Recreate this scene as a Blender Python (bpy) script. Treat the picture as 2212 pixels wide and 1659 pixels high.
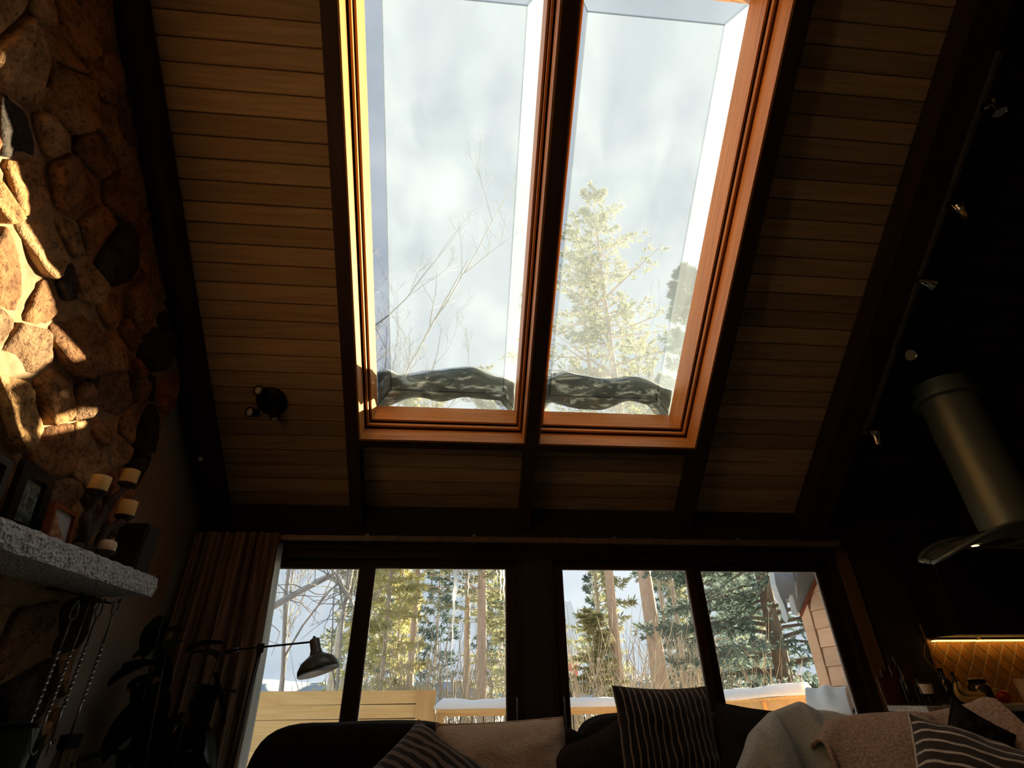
import bpy, bmesh, math, random
from mathutils import Vector, Matrix, Euler, noise

# ------------------------------------------------------------------ scene, camera, sky, sun, exposure
sc = bpy.context.scene
for o in list(bpy.data.objects):
    bpy.data.objects.remove(o)
C = sc.collection
EYE = 1.2
PITCH, YAW, ROLL, FPX, SLOPE = 0.53914692, 0.09734996, 0.01350468, 1120.0, 0.65083182
fwd = Vector((math.cos(PITCH) * math.sin(YAW), math.cos(PITCH) * math.cos(YAW), math.sin(PITCH)))
right0 = Vector((math.cos(YAW), -math.sin(YAW), 0))
down0 = -right0.cross(fwd)
right = right0 * math.cos(ROLL) + down0 * math.sin(ROLL)
down = -right0 * math.sin(ROLL) + down0 * math.cos(ROLL)
cam_d = bpy.data.cameras.new('camera')
cam = bpy.data.objects.new('camera', cam_d)
C.objects.link(cam)
cam.matrix_world = Matrix.Translation((0, 0, EYE)) @ Matrix((right, -down, -fwd)).transposed().to_4x4()
cam_d.sensor_fit = 'HORIZONTAL'
cam_d.sensor_width = 36.0
cam_d.lens = FPX / 2212 * 36.0
cam_d.clip_start = 0.02
cam_d.clip_end = 2000
sc.camera = cam

sc.view_settings.view_transform = 'Standard'
sc.view_settings.look = 'None'
sc.view_settings.gamma = 1.0
sc.view_settings.use_curve_mapping = False
sc.view_settings.exposure = 0.0

world = bpy.data.worlds.new('winter_sky')
sc.world = world
world.use_nodes = True
wn = world.node_tree
wn.nodes.clear()
tc = wn.nodes.new('ShaderNodeTexCoord')
mp = wn.nodes.new('ShaderNodeMapping')
mp.inputs['Scale'].default_value = (1.0, 1.0, 2.2)
mp.inputs['Rotation'].default_value = (0.5, 0.3, 0.7)
nz = wn.nodes.new('ShaderNodeTexNoise')
nz.inputs['Scale'].default_value = 2.6
nz.inputs['Detail'].default_value = 5.0
nz.inputs['Roughness'].default_value = 0.5
nz.inputs['Distortion'].default_value = 0.6
rp = wn.nodes.new('ShaderNodeValToRGB')
rp.color_ramp.elements[0].position = 0.36
rp.color_ramp.elements[0].color = (0.50, 0.575, 0.66, 1)
rp.color_ramp.elements[1].position = 0.64
rp.color_ramp.elements[1].color = (0.80, 0.85, 0.90, 1)
bg = wn.nodes.new('ShaderNodeBackground')
bg.inputs['Strength'].default_value = 1.18
wo = wn.nodes.new('ShaderNodeOutputWorld')
wn.links.new(tc.outputs['Generated'], mp.inputs['Vector'])
wn.links.new(mp.outputs['Vector'], nz.inputs['Vector'])
wn.links.new(nz.outputs['Fac'], rp.inputs['Fac'])
wn.links.new(rp.outputs['Color'], bg.inputs['Color'])
wn.links.new(bg.outputs['Background'], wo.inputs['Surface'])

sun_d = bpy.data.lights.new('sun', 'SUN')
sun_d.energy = 36.0
sun_d.color = (1.0, 0.78, 0.50)
sun_d.angle = math.radians(0.8)
sun = bpy.data.objects.new('sun', sun_d)
C.objects.link(sun)
sun.rotation_euler = Vector((-1, -0.7, -0.47)).to_track_quat('-Z', 'Y').to_euler()
sun.location = (20, 14, 12)

# ------------------------------------------------------------------ measuring helpers
CAMP = Vector((0, 0, EYE))
D = 4.0                                  # inner face of the glazed wall
COS, SIN, TAN = math.cos(SLOPE), math.sin(SLOPE), math.tan(SLOPE)


def ray(px, py):
    return right * ((px - 1106) / FPX) + down * ((py - 829.5) / FPX) + fwd


def at(px, py, Y):
    d = ray(px, py)
    return CAMP + d * (Y / d.y)


def atx(px, py, X):
    d = ray(px, py)
    return CAMP + d * (X / d.x)


def atz(px, py, Z):
    d = ray(px, py)
    return CAMP + d * ((Z - EYE) / d.z)


def RP(x, s, h):
    """roof coordinates: s runs down the slope (0 at the glazed wall), h is the height above the rafter undersides"""
    return Vector((x, D + s * COS + h * SIN, 2.28 - s * SIN + h * COS))


def atroof(px, py, h):
    n = Vector((0, SIN, COS))
    d = ray(px, py)
    p0 = RP(0, 0, h)
    return CAMP + d * ((p0 - CAMP).dot(n) / d.dot(n))


# ------------------------------------------------------------------ mesh and object helpers
class MB:
    def __init__(self):
        self.v, self.f, self.uv = [], [], {}

    def add(self, vs, fs):
        b = len(self.v)
        self.v += [Vector(p) for p in vs]
        self.f += [tuple(b + i for i in f) for f in fs]
        return b

    def hexa(self, p):
        """8 corners: 0-3 bottom loop, 4-7 top loop"""
        self.add(p, [(3, 2, 1, 0), (4, 5, 6, 7), (0, 1, 5, 4), (1, 2, 6, 5), (2, 3, 7, 6), (3, 0, 4, 7)])
        return self

    def box(self, x0, x1, y0, y1, z0, z1):
        return self.hexa([(x0, y0, z0), (x1, y0, z0), (x1, y1, z0), (x0, y1, z0),
                          (x0, y0, z1), (x1, y0, z1), (x1, y1, z1), (x0, y1, z1)])

    def rbox(self, x0, x1, s0, s1, h0, h1):
        return self.hexa([RP(x0, s1, h0), RP(x1, s1, h0), RP(x1, s0, h0), RP(x0, s0, h0),
                          RP(x0, s1, h1), RP(x1, s1, h1), RP(x1, s0, h1), RP(x0, s0, h1)])

    def obox(self, c, sx, sy, sz, rot=None):
        m = rot.to_matrix() if rot else Matrix.Identity(3)
        ps = []
        for z in (-.5, .5):
            for x, y in ((-.5, -.5), (.5, -.5), (.5, .5), (-.5, .5)):
                ps.append(Vector(c) + m @ Vector((x * sx, y * sy, z * sz)))
        return self.hexa(ps)

    def cbox(self, x0, x1, y0, y1, z0, z1, b):
        """box with chamfered edges along all axes"""
        cx, cy, cz = (x0 + x1) / 2, (y0 + y1) / 2, (z0 + z1) / 2
        hx, hy, hz = (x1 - x0) / 2, (y1 - y0) / 2, (z1 - z0) / 2
        bm = bmesh.new()
        bmesh.ops.create_cube(bm, size=2)
        for v in bm.verts:
            v.co = Vector((v.co.x * hx + cx, v.co.y * hy + cy, v.co.z * hz + cz))
        bmesh.ops.bevel(bm, geom=list(bm.edges), offset=b, segments=2, profile=0.5, affect='EDGES')
        self.from_bm(bm)
        bm.free()
        return self

    def from_bm(self, bm):
        bm.verts.ensure_lookup_table()
        bm.verts.index_update()
        self.add([v.co.copy() for v in bm.verts], [[v.index for v in f.verts] for f in bm.faces])

    def tube(self, pts, rs, n=8, caps=True, twist=0.0):
        pts = [Vector(p) for p in pts]
        if not isinstance(rs, (list, tuple)):
            rs = [rs] * len(pts)
        up = None
        base = len(self.v)
        for i, p in enumerate(pts):
            t = (pts[min(i + 1, len(pts) - 1)] - pts[max(i - 1, 0)])
            if t.length < 1e-9:
                t = Vector((0, 0, 1))
            t.normalize()
            if up is None:
                up = t.orthogonal().normalized()
            else:
                up = (up - t * up.dot(t))
                up = up.normalized() if up.length > 1e-6 else t.orthogonal().normalized()
            w = t.cross(up)
            for k in range(n):
                a = 2 * math.pi * k / n + twist * i
                self.v.append(p + (up * math.cos(a) + w * math.sin(a)) * rs[i])
        for i in range(len(pts) - 1):
            for k in range(n):
                a, b = base + i * n + k, base + i * n + (k + 1) % n
                self.f.append((a, b, b + n, a + n))
        if caps:
            self.f.append(tuple(base + k for k in reversed(range(n))))
            self.f.append(tuple(base + (len(pts) - 1) * n + k for k in range(n)))
        return self

    def lathe(self, prof, n=24, m=None, cap0=True, cap1=True):
        """prof: list of (r, z); m: 4x4 placing"""
        m = m or Matrix.Identity(4)
        base = len(self.v)
        for r, z in prof:
            for k in range(n):
                a = 2 * math.pi * k / n
                self.v.append(m @ Vector((r * math.cos(a), r * math.sin(a), z)))
        for i in range(len(prof) - 1):
            for k in range(n):
                a, b = base + i * n + k, base + i * n + (k + 1) % n
                self.f.append((a, b, b + n, a + n))
        if cap0:
            self.f.append(tuple(base + k for k in reversed(range(n))))
        if cap1:
            self.f.append(tuple(base + (len(prof) - 1) * n + k for k in range(n)))
        return self

    def grid(self, nu, nv, fn, uvs=False, flip=False):
        base = len(self.v)
        for j in range(nv + 1):
            for i in range(nu + 1):
                self.v.append(Vector(fn(i / nu, j / nv)))
                if uvs:
                    self.uv[len(self.v) - 1] = (i / nu, j / nv)
        for j in range(nv):
            for i in range(nu):
                a = base + j * (nu + 1) + i
                q = (a, a + 1, a + nu + 2, a + nu + 1)
                self.f.append(tuple(reversed(q)) if flip else q)
        return self

    def mesh(self, name, mat, off=Vector((0, 0, 0)), smooth=False):
        me = bpy.data.meshes.new(name)
        me.from_pydata([tuple(p - off) for p in self.v], [], self.f)
        if self.uv:
            ul = me.uv_layers.new(name='UVMap')
            for lp in me.loops:
                ul.data[lp.index].uv = self.uv.get(lp.vertex_index, (0, 0))
        if mat:
            me.materials.append(mat)
        if smooth:
            me.polygons.foreach_set('use_smooth', [True] * len(me.polygons))
        me.update()
        return me


def root_of(o):
    while o.parent:
        o = o.parent
    return o


def tag(o, label=None, cat=None, group=None, kind=None):
    if label:
        o['label'] = label
    if cat:
        o['category'] = cat
    if group:
        o['group'] = group
    if kind:
        o['kind'] = kind
    return o


def thing(name, label, cat, loc=(0, 0, 0), group=None, kind=None):
    o = bpy.data.objects.new(name, None)
    o.empty_display_size = 0.1
    C.objects.link(o)
    o.location = loc
    return tag(o, label, cat, group, kind)


def part(name, mb, mat, parent, smooth=False, label=None, local=False, autosmooth=None):
    """a part in world coordinates under its thing (or, with local=True, in the thing's own coordinates)"""
    off = Vector((0, 0, 0)) if local else root_of(parent).location.copy()
    o = bpy.data.objects.new(name, mb.mesh(name, mat, off, smooth))
    C.objects.link(o)
    o.parent = parent
    if label:
        o['label'] = label
    if autosmooth:
        sharp(o.data, autosmooth)
    return o


def solo(name, mb, mat, label, cat, smooth=False, group=None, kind=None, loc=None, autosmooth=None):
    """a thing that is a single mesh; its origin goes to the middle of its foot"""
    if loc is None:
        xs = [p.x for p in mb.v]; ys = [p.y for p in mb.v]; zs = [p.z for p in mb.v]
        loc = Vector(((min(xs) + max(xs)) / 2, (min(ys) + max(ys)) / 2, min(zs)))
    loc = Vector(loc)
    o = bpy.data.objects.new(name, mb.mesh(name, mat, loc, smooth))
    C.objects.link(o)
    o.location = loc
    if autosmooth:
        sharp(o.data, autosmooth)
    return tag(o, label, cat, group, kind)


def sharp(me, ang):
    me.polygons.foreach_set('use_smooth', [True] * len(me.polygons))
    bm = bmesh.new()
    bm.from_mesh(me)
    for e in bm.edges:
        e.smooth = not (len(e.link_faces) == 2 and e.calc_face_angle(0) > math.radians(ang))
    bm.to_mesh(me)
    bm.free()


def copy_tree(o, parent=None):
    c = o.copy()
    C.objects.link(c)
    c.parent = parent
    for ch in list(o.children):
        copy_tree(ch, c)
    return c


# ------------------------------------------------------------------ procedural materials
def new_mat(name):
    m = bpy.data.materials.new(name)
    m.use_nodes = True
    nt = m.node_tree
    b = nt.nodes['Principled BSDF']
    return m, nt, b


def ramp(nt, stops, interp='LINEAR'):
    r = nt.nodes.new('ShaderNodeValToRGB')
    r.color_ramp.interpolation = interp
    els = r.color_ramp.elements
    while len(els) < len(stops):
        els.new(0.5)
    for e, (p, c) in zip(els, stops):
        e.position = p
        e.color = (c[0], c[1], c[2], 1)
    return r


def coords(nt, scale=(1, 1, 1), rot=(0, 0, 0), uv=False):
    t = nt.nodes.new('ShaderNodeTexCoord')
    m = nt.nodes.new('ShaderNodeMapping')
    if any(rot):
        m.vector_type = 'TEXTURE'
        scale = tuple(1.0 / k for k in scale)
    m.inputs['Scale'].default_value = scale
    m.inputs['Rotation'].default_value = rot
    nt.links.new(t.outputs['UV' if uv else 'Object'], m.inputs['Vector'])
    return m.outputs['Vector']


def noise_node(nt, vec, scale, detail=4, rough=0.55, dist=0.0):
    n = nt.nodes.new('ShaderNodeTexNoise')
    n.inputs['Scale'].default_value = scale
    n.inputs['Detail'].default_value = detail
    n.inputs['Roughness'].default_value = rough
    n.inputs['Distortion'].default_value = dist
    nt.links.new(vec, n.inputs['Vector'])
    return n.outputs['Fac']


def bump(nt, b, height, strength=0.3, dist=0.01):
    bn = nt.nodes.new('ShaderNodeBump')
    bn.inputs['Strength'].default_value = strength
    bn.inputs['Distance'].default_value = dist
    nt.links.new(height, bn.inputs['Height'])
    nt.links.new(bn.outputs['Normal'], b.inputs['Normal'])


def mixc(nt, fac, a, b, mode='MIX'):
    m = nt.nodes.new('ShaderNodeMix')
    m.data_type = 'RGBA'
    m.blend_type = mode
    for sock, val in ((m.inputs[0], fac), (m.inputs[6], a), (m.inputs[7], b)):
        if isinstance(val, (int, float)):
            sock.default_value = val
        elif isinstance(val, tuple):
            sock.default_value = (val[0], val[1], val[2], 1)
        else:
            nt.links.new(val, sock)
    return m.outputs[2]


def plain(name, c, rough=0.6, metal=0.0, var=0.25, scale=20, bmp=0.15, spec=0.5, bd=0.004):
    m, nt, b = new_mat(name)
    f = noise_node(nt, coords(nt), scale)
    r = ramp(nt, [(0.3, [x * (1 - var) for x in c]), (0.7, [min(1, x * (1 + var)) for x in c])])
    nt.links.new(f, r.inputs['Fac'])
    nt.links.new(r.outputs['Color'], b.inputs['Base Color'])
    b.inputs['Roughness'].default_value = rough
    b.inputs['Metallic'].default_value = metal
    b.inputs['Specular IOR Level'].default_value = spec
    if bmp:
        bump(nt, b, f, bmp, bd)
    return m


def wood(name, dark, light, axis='X', rough=0.55, scale=6.0, stretch=14.0, per_piece=0.35, bmp=0.2, spec=0.3, rot=(0, 0, 0)):
    m, nt, b = new_mat(name)
    s = {'X': (1, stretch, stretch), 'Y': (stretch, 1, stretch), 'Z': (stretch, stretch, 1)}[axis]
    oi = nt.nodes.new('ShaderNodeObjectInfo')
    vec = coords(nt, s, rot)
    add = nt.nodes.new('ShaderNodeVectorMath')
    add.operation = 'ADD'
    nt.links.new(vec, add.inputs[0])
    sc_ = nt.nodes.new('ShaderNodeMath')
    sc_.operation = 'MULTIPLY'
    sc_.inputs[1].default_value = 37.0
    nt.links.new(oi.outputs['Random'], sc_.inputs[0])
    nt.links.new(sc_.outputs[0], add.inputs[1])
    f = noise_node(nt, add.outputs[0], scale / stretch * 4, 6, 0.6, 0.8)
    r = ramp(nt, [(0.28, dark), (0.72, light)])
    nt.links.new(f, r.inputs['Fac'])
    k = nt.nodes.new('ShaderNodeMapRange')
    k.inputs['To Min'].default_value = 1 - per_piece
    k.inputs['To Max'].default_value = 1 + per_piece * 0.6
    nt.links.new(oi.outputs['Random'], k.inputs['Value'])
    col = mixc(nt, 1.0, r.outputs['Color'], k.outputs['Result'], 'MULTIPLY')
    nt.links.new(col, b.inputs['Base Color'])
    b.inputs['Roughness'].default_value = rough
    b.inputs['Specular IOR Level'].default_value = spec
    bump(nt, b, f, bmp, 0.003)
    return m


def glass_pane(name, tint=(0.93, 0.96, 0.96), veil=0.0, veil_col=(1, 1, 1), gloss=1.0, streak=False):
    """thin sheet: lets light straight through, mirrors a little by Fresnel, and scatters some light (dirty or frosted)"""
    m = bpy.data.materials.new(name)
    m.use_nodes = True
    nt = m.node_tree
    nt.nodes.clear()
    out = nt.nodes.new('ShaderNodeOutputMaterial')
    tr = nt.nodes.new('ShaderNodeBsdfTransparent')
    tr.inputs['Color'].default_value = (*tint, 1)
    gl = nt.nodes.new('ShaderNodeBsdfGlossy')
    gl.inputs['Roughness'].default_value = 0.02
    fr = nt.nodes.new('ShaderNodeFresnel')
    fr.inputs['IOR'].default_value = 1.0 + 0.35 * gloss
    mx = nt.nodes.new('ShaderNodeMixShader')
    nt.links.new(fr.outputs['Fac'], mx.inputs[0])
    nt.links.new(tr.outputs[0], mx.inputs[1])
    nt.links.new(gl.outputs[0], mx.inputs[2])
    last = mx.outputs[0]
    if veil:
        tl = nt.nodes.new('ShaderNodeBsdfTranslucent')
        tl.inputs['Color'].default_value = (*veil_col, 1)
        m2 = nt.nodes.new('ShaderNodeMixShader')
        m2.inputs[0].default_value = veil
        if streak:
            v = coords(nt, (2.2, 0.9, 0.9))
            f = noise_node(nt, v, 1.3, 4, 0.5, 0.8)
            mr = nt.nodes.new('ShaderNodeMapRange')
            mr.inputs['From Min'].default_value = 0.3
            mr.inputs['From Max'].default_value = 0.7
            mr.inputs['To Min'].default_value = veil * 0.75
            mr.inputs['To Max'].default_value = veil * 1.3
            nt.links.new(f, mr.inputs['Value'])
            nt.links.new(mr.outputs['Result'], m2.inputs[0])
        nt.links.new(last, m2.inputs[1])
        nt.links.new(tl.outputs[0], m2.inputs[2])
        last = m2.outputs[0]
    nt.links.new(last, out.inputs['Surface'])
    return m


def emit(name, c, strength):
    m = bpy.data.materials.new(name)
    m.use_nodes = True
    nt = m.node_tree
    nt.nodes.clear()
    out = nt.nodes.new('ShaderNodeOutputMaterial')
    e = nt.nodes.new('ShaderNodeEmission')
    e.inputs['Color'].default_value = (*c, 1)
    e.inputs['Strength'].default_value = strength
    nt.links.new(e.outputs[0], out.inputs['Surface'])
    return m


def foliage(name, c1, c2, scale=2.5):
    m = bpy.data.materials.new(name)
    m.use_nodes = True
    nt = m.node_tree
    nt.nodes.clear()
    out = nt.nodes.new('ShaderNodeOutputMaterial')
    f = noise_node(nt, coords(nt), scale, 3)
    r = ramp(nt, [(0.35, c1), (0.65, c2)])
    nt.links.new(f, r.inputs['Fac'])
    df = nt.nodes.new('ShaderNodeBsdfDiffuse')
    tl = nt.nodes.new('ShaderNodeBsdfTranslucent')
    nt.links.new(r.outputs['Color'], df.inputs['Color'])
    nt.links.new(r.outputs['Color'], tl.inputs['Color'])
    mx = nt.nodes.new('ShaderNodeMixShader')
    mx.inputs[0].default_value = 0.4
    nt.links.new(df.outputs[0], mx.inputs[1])
    nt.links.new(tl.outputs[0], mx.inputs[2])
    nt.links.new(mx.outputs[0], out.inputs['Surface'])
    return m


def striped(name, base, line, n, width=0.28, across='U', soft=0.08, bmp=0.5, wob=0.0):
    """corduroy cloth: raised pale ribs on a dark ground, along the UV directions of the cloth"""
    m, nt, b = new_mat(name)
    t = nt.nodes.new('ShaderNodeTexCoord')
    sp = nt.nodes.new('ShaderNodeSeparateXYZ')
    nt.links.new(t.outputs['UV'], sp.inputs[0])
    mu = nt.nodes.new('ShaderNodeMath')
    mu.operation = 'MULTIPLY'
    mu.inputs[1].default_value = n
    nt.links.new(sp.outputs['X' if across == 'U' else 'Y'], mu.inputs[0])
    fr = nt.nodes.new('ShaderNodeMath')
    fr.operation = 'PINGPONG'
    fr.inputs[1].default_value = 0.5
    nt.links.new(mu.outputs[0], fr.inputs[0])
    r = ramp(nt, [(0.0, (1, 1, 1)), (width, (1, 1, 1)), (min(0.98, width + soft), (0, 0, 0))])
    mm = nt.nodes.new('ShaderNodeMath')
    mm.operation = 'MULTIPLY'
    mm.inputs[1].default_value = 2.0
    nt.links.new(fr.outputs[0], mm.inputs[0])
    nt.links.new(mm.outputs[0], r.inputs['Fac'])
    nf = noise_node(nt, coords(nt), 60, 3)
    c0 = mixc(nt, r.outputs['Color'], base, line)
    c1 = mixc(nt, 0.5, c0, nf, 'OVERLAY')
    nt.links.new(c1, b.inputs['Base Color'])
    b.inputs['Roughness'].default_value = 0.95
    b.inputs['Specular IOR Level'].default_value = 0.1
    b.inputs['Sheen Weight'].default_value = 0.3
    bump(nt, b, r.outputs['Color'], bmp, 0.006)
    return m


M = {}
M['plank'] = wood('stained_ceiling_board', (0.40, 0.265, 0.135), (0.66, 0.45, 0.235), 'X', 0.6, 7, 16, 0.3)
M['plank_dark'] = wood('near_black_ceiling_board', (0.020, 0.017, 0.013), (0.045, 0.036, 0.026), 'X', 0.6, 7, 16, 0.3)  # kitchen bay boards, much darker in tone than the other bays
M['rafter'] = wood('dark_rafter_timber', (0.030, 0.015, 0.009), (0.075, 0.034, 0.018), 'Y', 0.6, 5, 12, 0.2, rot=(-SLOPE, 0, 0))
M['trim_slope'] = wood('warm_fir_trim_along', (0.36, 0.15, 0.031), (0.62, 0.275, 0.060), 'Y', 0.45, 6, 16, 0.15, rot=(-SLOPE, 0, 0))
M['trim_cross'] = wood('warm_fir_trim_across', (0.36, 0.15, 0.031), (0.62, 0.275, 0.060), 'X', 0.45, 6, 16, 0.15)
M['door_wood'] = wood('dark_brown_door_timber', (0.020, 0.010, 0.006), (0.050, 0.024, 0.012), 'Z', 0.5, 6, 14, 0.15)
M['casing'] = wood('brown_casing_timber', (0.12, 0.075, 0.028), (0.20, 0.13, 0.05), 'Z', 0.5, 6, 14, 0.1)
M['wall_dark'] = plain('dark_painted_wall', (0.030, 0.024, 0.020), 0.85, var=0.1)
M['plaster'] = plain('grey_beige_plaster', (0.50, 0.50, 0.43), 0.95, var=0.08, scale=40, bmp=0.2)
M['floor'] = wood('grey_oak_floor_boards', (0.17, 0.165, 0.15), (0.27, 0.265, 0.245), 'Y', 0.45)
M['black_metal'] = plain('blackened_iron', (0.012, 0.012, 0.012), 0.45, 0.6, 0.2, 60)
M['steel'] = plain('brushed_steel', (0.20, 0.275, 0.285), 0.45, 0.55, 0.06, 90, 0.05)
M['chrome'] = plain('polished_chrome', (0.75, 0.75, 0.75), 0.12, 1.0, 0.03, 30, 0.0)
M['white_plastic'] = plain('white_plastic', (0.75, 0.74, 0.70), 0.5, var=0.03)
M['snow'] = plain('soft_snow', (0.86, 0.88, 0.92), 0.8, var=0.04, scale=8, bmp=0.4, bd=0.02)
M['glass'] = glass_pane('window_glass', (0.95, 0.97, 0.97), 0.004)
M['acrylic'] = glass_pane('skylight_acrylic', (0.63, 0.64, 0.65), 0.078, (0.66, 0.85, 1.0), 0.8, True)

# ================================================================== the room shell
XL, XR, YB = -1.95, 5.4, -5.0          # left wall, right wall, wall behind the camera
RIDGE_S = -5.6
ridge = RP(0, RIDGE_S, 0.17)
SK_X = ((-0.755, 0.424), (0.512, 1.695))
SK_LO = -0.752                          # lower end of the skylight wells (at the rafter undersides)
SK_HI = -3.675                           # upper end
H_PL, H_DECK = 0.143, 0.163

solo('floor', MB().box(XL - 0.2, XR + 0.2, YB - 0.2, 4.2, -0.12, 0), M['floor'], 'dark wooden floor of the living room', 'floor', kind='structure')


def gable(x0, x1):
    mb = MB()
    prof = [(YB, 0), (D + 0.15, 0), (D + 0.15, 2.33), (ridge.y, ridge.z + 0.05), (YB, ridge.z - (ridge.y - YB) * TAN)]
    n = len(prof)
    mb.add([(x0, y, z) for y, z in prof] + [(x1, y, z) for y, z in prof],
           [tuple(range(n))[::-1], tuple(range(n, 2 * n))] + [(i, (i + 1) % n, n + (i + 1) % n, n + i) for i in range(n)])
    return mb


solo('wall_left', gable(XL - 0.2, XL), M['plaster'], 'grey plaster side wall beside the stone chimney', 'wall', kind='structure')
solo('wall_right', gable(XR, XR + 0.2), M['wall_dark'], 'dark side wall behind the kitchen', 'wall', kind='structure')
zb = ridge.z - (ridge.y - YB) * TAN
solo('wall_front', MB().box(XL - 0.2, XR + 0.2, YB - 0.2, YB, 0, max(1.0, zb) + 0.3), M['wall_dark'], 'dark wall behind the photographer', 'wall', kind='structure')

# glazed wall: everything round the two door openings
DOORS = ((-1.80, 0.445), (0.640, 2.93))
HEAD = 2.125
mb = MB()
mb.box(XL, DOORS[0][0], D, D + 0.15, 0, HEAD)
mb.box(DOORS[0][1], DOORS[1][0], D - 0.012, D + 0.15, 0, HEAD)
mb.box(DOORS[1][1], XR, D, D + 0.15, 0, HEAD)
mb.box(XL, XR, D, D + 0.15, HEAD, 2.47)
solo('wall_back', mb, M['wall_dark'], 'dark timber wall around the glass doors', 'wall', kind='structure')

# ceiling: roof deck with two holes, on which the visible boards are fixed
ceil = thing('ceiling', 'sloping ceiling of stained tongue and groove boards', 'ceiling', kind='structure')
mb = MB()
EAVE = 0.34
mb.rbox(XL - 0.2, SK_X[0][0] - 0.02, RIDGE_S, EAVE, H_DECK, H_DECK + 0.12)
mb.rbox(SK_X[1][1] + 0.02, XR + 0.2, RIDGE_S, EAVE, H_DECK, H_DECK + 0.12)
mb.rbox(SK_X[0][0] - 0.02, SK_X[1][1] + 0.02, SK_LO + 0.02, EAVE, H_DECK, H_DECK + 0.12)
mb.rbox(SK_X[0][0] - 0.02, SK_X[1][1] + 0.02, RIDGE_S, SK_HI - 0.02, H_DECK, H_DECK + 0.12)
mb.rbox(SK_X[0][1] + 0.02, SK_X[1][0] - 0.02, SK_HI - 0.02, SK_LO + 0.02, H_DECK, H_DECK + 0.12)
part('roof_deck', mb, M['wall_dark'], ceil)
mb = MB()
ya, za = YB - 0.2, ridge.z - (ridge.y - YB + 0.2) * TAN
mb.hexa([(XL - 0.2, ya, za), (XR + 0.2, ya, za), (XR + 0.2, ridge.y, ridge.z), (XL - 0.2, ridge.y, ridge.z),
         (XL - 0.2, ya, za + 0.15), (XR + 0.2, ya, za + 0.15), (XR + 0.2, ridge.y, ridge.z + 0.15), (XL - 0.2, ridge.y, ridge.z + 0.15)])
part('roof_deck', mb, M['plank'], ceil)

PITCH_S = 0.1213
_plank_mesh = {}


def plank_obj(x0, x1, s0):
    """one tongue-and-groove board with chamfered lower edges, running across a bay"""
    key = (x0, x1)
    if key not in _plank_mesh:
        w, g, c = PITCH_S, 0.0022, 0.006
        prof = [(g, 0.03), (g, c), (g + c, 0), (w - g - c, 0), (w - g, c), (w - g, 0.03)]
        pts = []
        for x in (x0, x1):
            for s, h in prof:
                pts.append(RP(x, s, H_PL + h) - RP(0, 0, 0))
        n = len(prof)
        mb = MB()
        mb.add(pts, [tuple(range(n)), tuple(range(2 * n - 1, n - 1, -1))] + [(i, n + i, n + i + 1, i + 1) for i in range(n - 1)])
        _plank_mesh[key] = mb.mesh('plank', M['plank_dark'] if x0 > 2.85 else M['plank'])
    o = bpy.data.objects.new('plank', _plank_mesh[key])
    C.objects.link(o)
    o.parent = ceil
    o.location = RP(0, s0, 0)
    return o


# board joints: a joint crosses the left bay at pixel (294, 12.5)
pj = atroof(294, 12.5, H_PL)
s_joint = (pj - RP(0, 0, H_PL)).dot(Vector((0, COS, -SIN)))
k0 = math.floor((s_joint + 3.9) / PITCH_S)
s_first = s_joint - k0 * PITCH_S
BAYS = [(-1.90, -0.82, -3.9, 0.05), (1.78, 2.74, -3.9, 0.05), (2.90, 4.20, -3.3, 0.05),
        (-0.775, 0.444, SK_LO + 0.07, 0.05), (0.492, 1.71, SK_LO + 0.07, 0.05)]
for x0, x1, sa, sb in BAYS:
    s = s_first
    while s < sb - 0.02:
        if s + PITCH_S > sa:
            plank_obj(x0, x1, s)
        s += PITCH_S


def rafter(name, x0, x1, s0, s1, label, h0=0.0, h1=H_DECK):
    mb = MB().rbox(x0, x1, s0, s1, h0, h1)
    return solo(name, mb, M['rafter'], label, 'beam', group='roof timbers', loc=RP((x0 + x1) / 2, s1, h0))


rafter('ceiling_beam', -1.90, -1.757, -5.5, -0.002, 'black roof beam running up beside the stone chimney', -0.01)
rafter('ceiling_beam', -0.84, -0.755, -5.5, -0.002, 'dark rafter at the left edge of the skylights')
rafter('ceiling_beam', 0.424, 0.512, -5.5, -0.002, 'dark rafter between the two skylights')
rafter('ceiling_beam', 1.695, 1.80, -5.5, -0.002, 'dark rafter at the right edge of the skylights')
rafter('ceiling_beam', 2.72, 2.92, -5.5, -0.002, 'wide dark beam carrying the track spotlights', -0.02)
rafter('ceiling_beam', 4.20, 4.33, -5.5, -0.002, 'black beam above the cooker hood')
for (x0, x1), lab in zip(SK_X, ('dark header board under the left skylight', 'dark header board under the right skylight')):
    rafter('header_board', x0, x1, SK_LO + 0.0, SK_LO + 0.05, lab, 0.0, H_DECK)

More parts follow.
